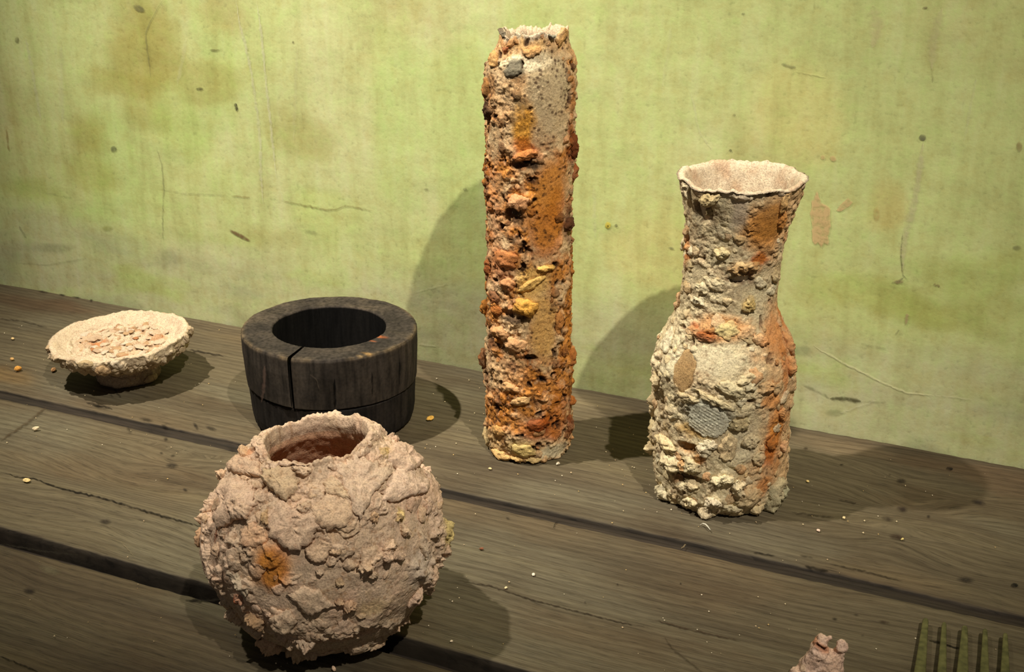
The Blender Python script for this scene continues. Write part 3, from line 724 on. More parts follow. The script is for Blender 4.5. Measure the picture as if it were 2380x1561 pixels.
def t_col(u, v, P):
    n1, n2, n3 = fbm(P, 30, 4, 61), fbm(P, 75, 4, 71), fbm(P, 190, 4, 81, .65)
    h = v / tall.L
    c = np.tile(lin((206, 178, 148)), (len(u), 1))
    c = blend(c, .75 * sstep(-.25, .4, n2), (212, 164, 118))
    rustz = sstep(.0, .10, h) * (1 - sstep(.70, .90, h))
    c = blend(c, .88 * rustz * sstep(-.25, .25, n1 + .5 * n2), (204, 130, 58))
    c = blend(c, .8 * rustz * sstep(.0, .28, n2 * .6 + n3 * .6), (160, 84, 34))
    c = blend(c, .6 * sstep(.1, .45, n3), (222, 188, 152))
    sm = t_smooth(u, v, P)
    c = blend(c, .9 * sm * (1 - rustz * .6), (198, 180, 154))
    for i, (x, y, a, b, rgb, k) in enumerate([
        (1285, 430, 48, 70, (212, 138, 66), .9), (1275, 540, 44, 60, (206, 118, 46), .85), (1290, 480, 30, 40, (206, 110, 36), .6), (1215, 295, 27, 55, (206, 148, 58), .95), (1215, 338, 25, 20, (192, 96, 34), .9),
        (1230, 360, 30, 14, (206, 130, 84), .8), (1220, 386, 38, 11, (52, 40, 34), .9), (1195, 165, 28, 18, (112, 108, 98), .85), (1220, 148, 55, 16, (232, 220, 200), .8), (1135, 255, 16, 24, (66, 42, 28), .85), (1140, 200, 22, 30, (150, 104, 58), .7),
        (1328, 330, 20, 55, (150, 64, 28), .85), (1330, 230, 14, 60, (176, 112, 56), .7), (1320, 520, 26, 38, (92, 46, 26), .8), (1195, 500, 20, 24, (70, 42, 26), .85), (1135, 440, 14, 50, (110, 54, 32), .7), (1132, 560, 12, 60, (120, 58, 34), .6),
        (1265, 770, 34, 90, (210, 166, 104), .85), (1240, 660, 40, 40, (226, 186, 116), .8), (1225, 715, 26, 20, (220, 166, 76), .9), (1200, 470, 22, 18, (224, 172, 132), .85), (1195, 742, 30, 8, (50, 30, 22), .85), (1150, 800, 22, 12, (62, 36, 26), .75),
        (1232, 833, 14, 8, (14, 10, 9), 1), (1262, 885, 9, 5, (20, 14, 12), 1), (1285, 870, 8, 5, (20, 14, 12), 1), (1265, 990, 52, 36, (190, 88, 28), .8), (1255, 1000, 18, 14, (120, 44, 18), .8), (1300, 960, 26, 70, (196, 104, 44), .6),
        (1215, 1045, 42, 20, (222, 196, 146), .85), (1222, 1046, 22, 12, (206, 176, 108), .8), (1288, 1048, 44, 16, (222, 212, 192), .9), (1150, 1030, 28, 40, (216, 184, 140), .7), (1322, 780, 10, 80, (204, 122, 54), .7), (1150, 560, 26, 120, (202, 142, 104), .5),
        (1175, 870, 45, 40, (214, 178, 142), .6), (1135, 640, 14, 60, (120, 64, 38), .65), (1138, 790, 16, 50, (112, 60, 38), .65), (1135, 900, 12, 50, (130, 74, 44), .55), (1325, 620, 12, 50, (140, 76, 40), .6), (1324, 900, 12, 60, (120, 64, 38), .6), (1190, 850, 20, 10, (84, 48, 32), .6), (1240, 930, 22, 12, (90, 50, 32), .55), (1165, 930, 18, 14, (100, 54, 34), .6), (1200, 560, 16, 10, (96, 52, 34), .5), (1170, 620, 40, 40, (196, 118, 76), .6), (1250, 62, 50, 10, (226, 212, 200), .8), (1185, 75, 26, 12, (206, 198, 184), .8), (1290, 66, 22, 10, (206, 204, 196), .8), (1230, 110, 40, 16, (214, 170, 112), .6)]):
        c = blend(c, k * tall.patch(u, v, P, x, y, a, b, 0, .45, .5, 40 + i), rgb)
    spk = crust(P, 330, 91, .5); c = blend(c, .8 * sstep(.35, .8, spk) * sstep(-.45, .15, n1 + n2), (66, 38, 25))
    pit = sstep(.26, .5, fbm(P, 130, 3, 51)) * (1 - .8 * sm); c = blend(c, .9 * pit, (50, 29, 21))
    return c
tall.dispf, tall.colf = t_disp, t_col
zt = float(tall.z[-1])
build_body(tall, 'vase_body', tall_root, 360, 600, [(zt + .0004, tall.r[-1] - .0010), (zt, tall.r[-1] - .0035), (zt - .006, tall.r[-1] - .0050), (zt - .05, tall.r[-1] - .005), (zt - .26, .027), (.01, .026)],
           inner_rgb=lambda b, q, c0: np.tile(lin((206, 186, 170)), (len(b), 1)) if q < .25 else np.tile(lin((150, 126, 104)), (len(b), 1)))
sd = 1
for (x, y, rx, ry, rot, T, rgb, dm) in [
    (1205, 468, 24, 18, 0, .0065, (226, 172, 134), 3), (1222, 360, 30, 12, 20, .0055, (204, 128, 84), 5), (1200, 492, 12, 12, 0, .004, (70, 62, 50), 3), (1222, 712, 28, 22, 0, .0085, (222, 168, 84), 2.5), (1270, 622, 22, 7, 0, .0045, (228, 184, 104), 5),
    (1235, 660, 30, 12, 30, .0035, (226, 186, 116), 5), (1135, 255, 18, 22, 0, .006, (70, 46, 30), 3), (1132, 205, 16, 22, 0, .005, (160, 112, 64), 3), (1195, 160, 22, 18, 0, .0045, (126, 122, 112), 3), (1150, 140, 20, 14, 0, .0045, (214, 168, 112), 3),
    (1320, 520, 20, 16, 0, .005, (88, 44, 26), 3), (1330, 340, 15, 28, 0, .005, (110, 50, 26), 3), (1336, 400, 10, 22, 0, .005, (150, 66, 30), 3), (1300, 505, 16, 10, 0, .003, (84, 46, 28), 3), (1130, 715, 14, 20, 0, .008, (176, 110, 54), 2.5),
    (1130, 830, 14, 24, 0, .006, (110, 58, 34), 3), (1332, 830, 12, 20, 0, .006, (176, 100, 58), 3), (1135, 620, 16, 18, 0, .005, (170, 92, 56), 3), (1175, 600, 30, 22, 0, .004, (200, 124, 84), 3), (1215, 1046, 28, 16, -10, .004, (220, 196, 140), 5),
    (1128, 1015, 12, 26, 10, .005, (210, 190, 150), 4), (1160, 1000, 20, 14, 0, .004, (206, 164, 110), 3), (1250, 985, 22, 16, 0, .004, (150, 64, 24), 3), (1322, 985, 12, 22, 0, .005, (130, 58, 28), 3), (1326, 930, 10, 12, 0, .005, (190, 104, 56), 3),
    (1180, 660, 20, 14, 0, .004, (214, 150, 108), 3), (1165, 770, 24, 14, 0, .004, (222, 168, 126), 3), (1200, 800, 26, 16, 0, .0035, (216, 166, 126), 3), (1185, 900, 22, 12, 0, .004, (220, 178, 136), 3), (1210, 930, 24, 10, 20, .004, (226, 190, 146), 3),
    (1165, 1055, 26, 12, 0, .005, (222, 184, 130), 3), (1200, 1066, 16, 8, 0, .005, (214, 176, 120), 3), (1240, 1068, 18, 8, 0, .004, (226, 200, 150), 3), (1305, 90, 20, 18, 0, .004, (204, 156, 100), 3), (1190, 96, 16, 12, 0, .004, (190, 140, 96), 3), (1235, 122, 22, 12, 0, .004, (196, 148, 100), 3),
    (1168, 76, 9, 7, 0, .004, (90, 86, 80), 3), (1280, 60, 8, 7, 0, .005, (96, 94, 90), 3), (1178, 105, 10, 8, 0, .003, (150, 58, 30), 3), (1150, 690, 20, 14, 0, .004, (120, 58, 36), 3), (1155, 720, 16, 12, 0, .0045, (170, 92, 50), 3), (1300, 750, 12, 30, 0, .003, (206, 140, 84), 3)]:
    sd += 1; px_piece(tall, 'slag_lump', tall_root, x, y, rx, ry, rot, T, sd, rgb=rgb, mix=.75, dome=dm, rough=.5, rfreq=380, jag=.08)
scatter(tall, 'rust_nodule', tall_root, 250, (.0014, .0044), (.3, .65), 3, lambda u, v, P: float((1 - t_smooth(u, v, P))[0]) ** 2,
        [(206, 146, 104), (218, 172, 128), (170, 92, 44), (112, 58, 34), (66, 42, 30), (198, 120, 62), (96, 52, 32), (190, 104, 48)], front_bias=.72, rough=.6)

# ------------------------------------------------------------------ wide-mouthed shouldered vase
RB = tab(1668, 1130)
right_root = empty('flared_vase', RB)
tag(right_root, 'cream encrusted vase with flared mouth, narrow neck and swelling lower body', 'vase')
pr = profile_px(RB, [(1130, 128), (1124, 142), (1110, 150), (1060, 154), (1000, 154), (940, 154), (880, 161), (835, 165), (800, 158), (775, 147), (752, 134), (730, 121), (705, 113), (670, 110), (620, 111), (570, 113), (520, 118), (480, 127), (445, 137), (425, 143), (412, 144)])
tiltv = RIGHT * 0.02
flare = Vessel('flare', RB, pr, shift=([0, .05, .12, .16, .2, .25], [0.0005, -.0004, -.002, -.0015, .0, .0018]))
flare.gain = np.array([.80, .79, .72]); flare.tk = .62; flare.rag = .0030
R_SMOOTH = [(1790, 520, 36, 60), (1715, 500, 20, 50), (1665, 850, 60, 35), (1590, 865, 26, 42), (1650, 985, 55, 50), (1740, 1010, 40, 50), (1620, 640, 30, 30), (1740, 680, 40, 30), (1690, 1035, 22, 36)]
def r_smooth(u, v, P):
    m = np.zeros(len(u))
    for i, (x, y, a, b) in enumerate(R_SMOOTH): m = np.maximum(m, flare.patch(u, v, P, x, y, a, b, 0, .3, .45, i))
    return m
def r_disp(u, v, P):
    sm = r_smooth(u, v, P); k = 1 - .8 * sm
    up = sstep(flare.L * .95, flare.L, v)
    zone = .5 + .5 * sstep(-.3, .4, fbm(P, 22, 3, 103))
    lowz = 1 - sstep(.30, .48, v / flare.L)
    d = 0.0020 * fbm(P, 30, 3, 101)
    d = d + k * zone * ((0.0016 + .0014 * lowz) * crust(P, 85, 111, .5) + 0.0014 * crust(P, 210, 121, .55) + 0.0016 * fbm(P, 230, 4, 131, .6))
    d = d - 0.0025 * sstep(.42, .7, fbm(P, 110, 3, 151)) * k
    for (x, y, a, b, q) in [(1632, 490, 24, 26, -.006), (1722, 650, 24, 9, -.006), (1590, 865, 26, 42, -.0025), (1600, 1040, 30, 14, -.004), (1595, 1110, 40, 12, -.004), (1675, 775, 60, 26, .001), (1540, 930, 8, 26, -.005)]:
        d = d + q * flare.patch(u, v, P, x, y, a, b, 0, .3, .3, int(x))
    return d * (1 - .5 * up)
def r_col(u, v, P):
    n1, n2, n3 = fbm(P, 24, 4, 161), fbm(P, 65, 4, 171), fbm(P, 180, 4, 181, .65)
    c = np.tile(lin((212, 196, 164)), (len(u), 1))
    c = blend(c, .7 * sstep(-.2, .4, n2), (198, 176, 146))
    c = blend(c, .6 * sstep(.1, .45, n3), (226, 214, 184))
    du = np.sin(np.clip(u, -1.57, 1.57))
    orz = sstep(.35, .9, du + .6 * n1) * sstep(.02, .10, v / flare.L)
    c = blend(c, .6 * orz, (208, 156, 106))
    c = blend(c, .6 * orz * sstep(.05, .4, n2 + .3 * n3), (200, 126, 62))
    c = blend(c, .45 * sstep(.2, .5, n1) * (1 - orz), (186, 150, 100))
    for i, (x, y, a, b, rgb, k) in enumerate([
        (1785, 515, 62, 72, (198, 136, 66), .9), (1775, 550, 44, 50, (186, 122, 52), .7), (1765, 600, 18, 16, (190, 92, 30), .9), (1725, 650, 28, 12, (70, 40, 24), .85), (1735, 628, 34, 18, (196, 140, 84), .6), (1632, 490, 26, 26, (92, 66, 48), .85), (1718, 490, 18, 50, (202, 184, 166), .8),
        (1680, 762, 70, 30, (212, 158, 106), .85), (1640, 780, 30, 12, (170, 78, 38), .7), (1615, 760, 14, 10, (180, 84, 40), .7), (1690, 765, 24, 16, (206, 190, 140), .8), (1800, 770, 40, 60, (208, 140, 84), .8), (1815, 740, 18, 30, (206, 118, 58), .7),
        (1590, 865, 26, 42, (182, 148, 104), .95), (1660, 835, 70, 30, (220, 208, 180), .7), (1640, 960, 56, 34, (172, 172, 160), .85), (1610, 1000, 40, 16, (190, 150, 80), .7), (1600, 1040, 34, 12, (176, 116, 50), .8), (1625, 1065, 12, 14, (212, 140, 66), .8), (1560, 830, 30, 60, (228, 218, 190), .6),
        (1800, 1000, 26, 60, (206, 130, 62), .85), (1790, 1040, 22, 40, (200, 92, 34), .8), (1775, 1130, 20, 30, (196, 120, 50), .7), (1590, 1110, 40, 12, (120, 84, 56), .7), (1800, 1160, 16, 40, (180, 178, 150), .8), (1720, 1030, 36, 46, (202, 190, 164), .7), (1600, 590, 12, 30, (196, 120, 60), .8), (1580, 690, 10, 20, (186, 116, 60), .7), (1742, 708, 14, 18, (196, 168, 110), .8), (1795, 930, 30, 20, (200, 128, 62), .7), (1825, 850, 14, 60, (208, 132, 76), .7)]):
        c = blend(c, k * flare.patch(u, v, P, x, y, a, b, 0, .45, .5, 140 + i), rgb)
    spk = crust(P, 300, 191, .3); c = blend(c, .7 * sstep(.4, .85, spk) * sstep(-.2, .4, n2), (104, 74, 50))
    pit = sstep(.42, .7, fbm(P, 110, 3, 151)) * (1 - r_smooth(u, v, P)); c = blend(c, .75 * pit, (96, 64, 44))
    return c
flare.dispf, flare.colf = r_disp, r_col
zr = float(flare.z[-1]); rr = float(flare.r[-1])
def r_inner(b, q, c0):
    n = fbm(b, 90, 4, 201)
    c = np.tile(lin((222, 204, 182)), (len(b), 1)); c = blend(c, .8 * sstep(-.1, .4, n) * (1 if q < .25 else .5), (200, 168, 142))
    return c if q < .4 else blend(c, np.full(len(b), .5), (180, 140, 116))
build_body(flare, 'vase_body', right_root, 460, 560, [(zr + .0010, rr + .0022), (zr + .0026, rr + .0012), (zr + .0022, rr - .0016), (zr + .0005, rr - .0040), (zr - .012, rr - .0075), (zr - .035, .033), (zr - .08, .030), (.13, .031), (.10, .046), (.02, .046), (.008, .04)], inner_rgb=r_inner)
sd = 300
for (x, y, rx, ry, rot, T, rgb, dm) in [
    (1648, 462, 26, 16, 20, .007, (206, 186, 140), 3), (1597, 445, 14, 20, 0, .005, (222, 206, 180), 3), (1642, 496, 12, 12, 30, .005, (214, 196, 150), 4), (1728, 620, 30, 14, 10, .006, (204, 170, 120), 2.5), (1678, 588, 16, 12, 0, .005, (218, 198, 150), 3),
    (1740, 708, 13, 17, 0, .007, (206, 176, 112), 2), (1625, 700, 16, 10, 0, .004, (228, 220, 196), 3), (1660, 660, 24, 12, -20, .0035, (214, 200, 168), 3), (1632, 670, 16, 14, 0, .004, (224, 212, 182), 3), (1597, 545, 10, 20, 0, .005, (196, 140, 84), 3), (1600, 572, 12, 12, 0, .005, (190, 112, 54), 3),
    (1820, 470, 10, 24, 0, .004, (206, 168, 112), 4), (1815, 510, 10, 20, 0, .004, (196, 132, 74), 4), (1580, 700, 8, 20, 0, .005, (190, 124, 74), 4), (1690, 768, 24, 18, 0, .0035, (206, 192, 142), 4), (1640, 785, 22, 10, 0, .004, (168, 84, 44), 4), (1610, 770, 18, 12, 0, .004, (214, 170, 122), 3),
    (1735, 770, 20, 14, 0, .004, (218, 176, 134), 3), (1765, 790, 22, 12, -30, .005, (204, 132, 80), 4), (1530, 840, 18, 22, 0, .007, (224, 206, 176), 2.5), (1528, 885, 16, 20, 0, .007, (216, 192, 152), 2.5), (1522, 940, 14, 26, 0, .007, (214, 192, 156), 3), (1520, 1000, 18, 30, 0, .008, (206, 190, 152), 3),
    (1505, 1040, 14, 12, 0, .010, (204, 184, 146), 3), (1550, 1030, 30, 14, -20, .007, (226, 206, 162), 3), (1560, 1075, 34, 18, -10, .009, (226, 212, 178), 2.5), (1605, 1080, 20, 18, 0, .008, (226, 212, 176), 2.5), (1587, 1082, 10, 12, 0, .008, (212, 150, 80), 3), (1545, 1145, 24, 20, -40, .008, (228, 218, 192), 2.5),
    (1605, 1125, 18, 10, 0, .006, (222, 206, 172), 3), (1680, 1115, 26, 12, 10, .007, (224, 212, 180), 3), (1716, 1130, 16, 18, 0, .008, (222, 208, 180), 2), (1658, 1165, 17, 13, 0, .007, (230, 218, 198), 2), (1640, 1185, 16, 14, 0, .006, (226, 210, 184), 2.5), (1605, 1165, 16, 12, 0, .006, (220, 206, 174), 2.5),
    (1740, 1155, 34, 20, 0, .004, (206, 182, 144), 4), (1635, 1045, 16, 16, 0, .006, (220, 212, 192), 2.5), (1650, 1032, 16, 12, 0, .005, (222, 212, 190), 3), (1690, 1040, 20, 32, 0, .0035, (200, 172, 130), 6), (1745, 1025, 18, 18, 0, .005, (206, 186, 152), 3), (1765, 1065, 16, 16, 0, .005, (196, 184, 152), 2.5),
    (1800, 1150, 22, 44, -18, .010, (186, 184, 154), 4), (1818, 1035, 12, 12, 0, .008, (224, 170, 130), 2), (1815, 960, 10, 12, 0, .006, (214, 158, 106), 3), (1780, 900, 26, 12, 0, .005, (214, 176, 132), 4), (1735, 880, 22, 10, 20, .004, (214, 196, 158), 4), (1700, 905, 34, 14, -20, .004, (216, 204, 170), 5),
    (1720, 985, 22, 16, 0, .005, (176, 158, 112), 4), (1600, 925, 30, 10, 0, .004, (212, 192, 150), 4), (1660, 930, 40, 10, -25, .004, (216, 198, 156), 4), (1830, 800, 14, 24, 0, .006, (210, 142, 90), 3), (1836, 850, 12, 22, 0, .006, (204, 138, 84), 3), (1550, 790, 20, 26, 0, .005, (228, 218, 194), 3),
    (1645, 1200, 10, 8, 0, .006, (222, 206, 176), 3), (1760, 1180, 18, 10, 0, .006, (206, 182, 142), 3), (1700, 1180, 20, 10, 0, .004, (214, 202, 176), 3), (1560, 1170, 16, 10, 0, .006, (216, 196, 160), 3)]:
    sd += 1; px_piece(flare, 'stone_lump', right_root, x, y, rx * 1.08, ry * 1.08, rot, T, sd, rgb=rgb, mix=.5, dome=dm, rough=.75, rfreq=330, jag=.09, nR=8, nA=36)
px_plate(flare, 'scale_imprint', right_root, [(1605, 935), (1640, 928), (1680, 950), (1695, 975), (1690, 1000), (1665, 1018), (1630, 1010), (1600, 985)], .0025, 401, rgb=(206, 204, 190), mix=.8, rough=.15, nR=30, nA=80, dome=9,
         pattern=lambda q: .0004 * np.maximum(np.sin((q[:, 0] + q[:, 1] * .5) * 1700), -.4) * np.maximum(np.sin((q[:, 1] - q[:, 0] * .35) * 1400), -.4), label='grey-blue flake with fish-scale pattern')
px_plate(flare, 'tan_shell', right_root, [(1567, 848), (1590, 812), (1608, 808), (1617, 845), (1608, 890), (1590, 915), (1568, 905), (1562, 880)], .0022, 402, rgb=(184, 150, 106), mix=.9, rough=.12, dome=8, label='smooth tan shell hollow')
rs_ = np.random.RandomState(800)
for i in range(20):      # crumbly rolled lip of the mouth
    sz = .0016 + .0030 * rs_.rand() ** 2
    piece(flare, 'lip_crumb', right_root, rs_.uniform(-math.pi, math.pi), flare.L - .0006 - .002 * rs_.rand(), blob_outline(sz * rs_.uniform(1, 2.2), sz, rs_.uniform(-20, 20), 18, .12, 820 + i), sz * .9, nA=18, nR=4, dome=2.5, rough=.8, seed=830 + i, rgb=(224, 206, 184), mix=.6)
scatter(flare, 'crust_grain', right_root, 200, (.002, .0060), (.3, .7), 13, lambda u, v, P: float((1 - r_smooth(u, v, P))[0]) ** 1.5 * (.45 + .55 * float(v[0] < flare.L * .55)),
        [(222, 206, 172), (206, 184, 146), (228, 218, 192), (200, 166, 118), (206, 144, 92), (190, 168, 128), (180, 112, 62)], v_hi=.95, front_bias=.72, rough=.75, rfreq=420)

# ------------------------------------------------------------------ round pot in front
PB = tab(765, 1446)
pot_root = empty('round_pot', PB)
tag(pot_root, 'round pinkish clay pot covered with flakes, orange stain on its left side', 'pot')
zc, rv, rh = .0665, .0725, .0732
pp = []
for zz in [0.0006, .004, .010, .02, .032, .045, .058, .070, .082, .094, .104, .112, .118]:
    pp.append((zz, rh * math.sqrt(max(0, 1 - ((zz - zc) / rv) ** 2)) * (1.0 if zz > .02 else 1.03)))
pp[0] = (.0006, .034)
pp += [(.1225, .0455), (.126, .0405), (.130, .0375), (.1335, .0355), (.136, .0345)]
pot = Vessel('pot', PB, pp, shift=([0, .065, .11, .14], [0.0, .001, .0005, -.0005]), tilt=RIGHT * .06)
pot.gain = np.array([.90, .865, .83]); pot.tk = .62; pot.rag = .0050
P_SMOOTH = [(700, 1320, 60, 50), (800, 1400, 150, 80), (960, 1240, 70, 60), (820, 1490, 120, 40), (930, 1400, 70, 60), (690, 1100, 26, 36), (900, 1330, 60, 30), (660, 1400, 60, 30), (750, 1110, 30, 30), (560, 1230, 20, 20)]
def p_smooth(u, v, P):
    m = np.zeros(len(u))
    for i, (x, y, a, b) in enumerate(P_SMOOTH): m = np.maximum(m, pot.patch(u, v, P, x, y, a, b, 0, .4, .45, i))
    return m
def p_disp(u, v, P):
    sm = p_smooth(u, v, P); k = 1 - .85 * sm
    up = sstep(pot.L * .9, pot.L, v)
    zone = .35 + .65 * sstep(-.25, .35, fbm(P, 20, 3, 203))
    d = 0.0022 * fbm(P, 26, 3, 201)
    fl = fbm(P, 62, 4, 205)       # broken flaky terraces
    d = d + k * .0026 * sstep(.0, .06, fl) + k * .0018 * sstep(.24, .29, fl)
    d = d + k * zone * (0.0017 * crust(P, 130, 211, .4) + 0.0010 * crust(P, 300, 221, .5) + 0.0013 * fbm(P, 240, 4, 231, .6))
    for (x, y, a, b, q) in [(700, 1500, 16, 10, -.006), (617, 1140, 10, 16, -.004), (810, 1420, 8, 8, -.003)]:
        d = d + q * pot.patch(u, v, P, x, y, a, b, 0, .3, .3, int(x))
    return d * (1 - .6 * up)
def p_col(u, v, P):
    n1, n2, n3 = fbm(P, 22, 4, 261), fbm(P, 60, 4, 271), fbm(P, 180, 4, 281, .65)
    c = np.tile(lin((212, 186, 162)), (len(u), 1))
    c = blend(c, .65 * sstep(-.15, .4, n1), (196, 174, 148))
    c = blend(c, .6 * sstep(.0, .45, n2), (220, 186, 160))
    c = blend(c, .35 * sstep(.15, .5, n3), (186, 158, 120))
    lowz = 1 - sstep(.18, .5, v / pot.L); c = blend(c, .5 * lowz, (186, 168, 144))
    for i, (x, y, a, b, rgb, k) in enumerate([
        (628, 1312, 44, 56, (210, 148, 86), .8), (632, 1320, 34, 44, (206, 128, 54), .85), (610, 1250, 30, 30, (222, 178, 138), .6), (1020, 1235, 24, 28, (212, 192, 128), .85), (890, 1060, 16, 12, (196, 164, 104), .7), (590, 1055, 18, 10, (186, 116, 62), .6), (555, 1390, 8, 6, (150, 62, 44), .9), (505, 1240, 8, 20, (150, 84, 46), .7),
        (790, 1220, 40, 30, (210, 180, 144), .4), (860, 1410, 40, 20, (190, 164, 112), .5), (640, 1130, 14, 22, (150, 112, 58), .5), (930, 1195, 14, 14, (216, 194, 128), .6), (595, 1430, 20, 16, (176, 132, 92), .5), (980, 1310, 40, 50, (196, 186, 172), .5), (540, 1050, 30, 14, (212, 172, 128), .4), (800, 1480, 90, 14, (196, 150, 124), .5)]):
        c = blend(c, k * pot.patch(u, v, P, x, y, a, b, 0, .5, .5, 240 + i), rgb)
    spk = crust(P, 320, 291, .22); c = blend(c, .5 * sstep(.45, .9, spk), (150, 112, 78))
    return c
pot.dispf, pot.colf = p_disp, p_col
zp = float(pot.z[-1]); rp = float(pot.r[-1])
def p_inner(b, q, c0):
    if q < .09: return c0
    n = fbm(b * [1, 1, 3], 60, 3, 299)
    c = np.tile(lin((206, 164, 134)), (len(b), 1)); c = blend(c, .6 * sstep(-.2, .4, n), (184, 136, 104))
    cl = sstep(.05, .25, fbm(b, 130, 4, 298)) * (1 if q < .22 else 0)
    return blend(c, cl, (204, 168, 136))
build_body(pot, 'pot_body', pot_root, 560, 480, [(zp + .0008, rp - .0006), (zp + .0002, rp - .0020), (zp - .006, rp - .0034), (.120, .0335), (.110, .0395), (.096, .047), (.07, .054), (.02, .045), (.008, .03)], inner_rgb=p_inner, inner_n=80, lip_n=7)
def cp(pts): return [(430 + a / 2.435, 920 + b / 2.435) for a, b in pts]
sd = 500
for poly, T, tl, td, rgb in [
    ([(845, 400), (870, 480), (910, 560), (940, 650), (975, 705), (1000, 650), (1050, 560), (1150, 450), (1060, 390), (960, 340)], .0042, .5, -90, (218, 194, 170)),
    ([(470, 400), (600, 390), (650, 480), (640, 560), (580, 610), (520, 560), (450, 480)], .0058, .6, -120, (206, 182, 148)),
    ([(480, 650), (560, 620), (640, 650), (740, 640), (765, 720), (720, 820), (660, 872), (570, 855), (540, 810), (500, 800)], .0042, .5, -90, (220, 192, 166)),
    ([(230, 490), (330, 480), (400, 530), (420, 620), (330, 690), (230, 748), (200, 700), (250, 600)], .0050, .6, -70, (214, 186, 162)),
    ([(1090, 600), (1130, 490), (1200, 380), (1280, 420), (1345, 500), (1335, 560), (1250, 575), (1180, 605)], .0036, .5, -90, (220, 194, 172)),
    ([(590, 1120), (680, 1080), (760, 1100), (800, 1150), (855, 1190), (780, 1200), (705, 1238), (640, 1175)], .0034, .6, -110, (204, 180, 154)),
    ([(335, 760), (390, 720), (470, 740), (470, 820), (420, 850), (350, 850)], .0030, .3, -160, (224, 186, 152)),
    ([(720, 640), (800, 560), (900, 570), (940, 660), (900, 740), (800, 760), (740, 720)], .0026, .4, -90, (216, 188, 158)),
    ([(780, 500), (830, 460), (890, 530), (920, 600), (860, 590), (800, 560)], .0044, .4, -110, (206, 182, 150)),
    ([(680, 860), (760, 800), (830, 840), (800, 930), (740, 940), (690, 910)], .0034, .5, -90, (208, 180, 150)),
    ([(500, 330), (600, 320), (700, 370), (600, 400), (480, 400)], .0030, .4, -90, (222, 196, 172)),
    ([(1100, 370), (1150, 300), (1250, 330), (1300, 400), (1220, 460), (1150, 410)], .0046, .4, -90, (216, 188, 164)),
    ([(260, 400), (340, 360), (430, 370), (440, 450), (350, 460), (280, 450)], .0044, .5, -80, (214, 184, 156)),
    ([(280, 600), (360, 560), (410, 640), (370, 700), (300, 700)], .0060, .5, -80, (220, 192, 166)),
    ([(490, 1240), (590, 1200), (640, 1260), (600, 1310), (520, 1300)], .0026, .4, -90, (196, 174, 148)),
    ([(1000, 860), (1080, 840), (1110, 900), (1060, 950), (990, 930)], .0026, .4, -90, (208, 182, 154))]:
    sd += 1; px_plate(pot, 'clay_flake', pot_root, cp(poly), T * 1.5, sd, rgb=rgb, mix=.7, tilt=tl, tilt_dir=td, dome=7, rough=.4, rfreq=260, nR=9, nA=64, jag=.05)
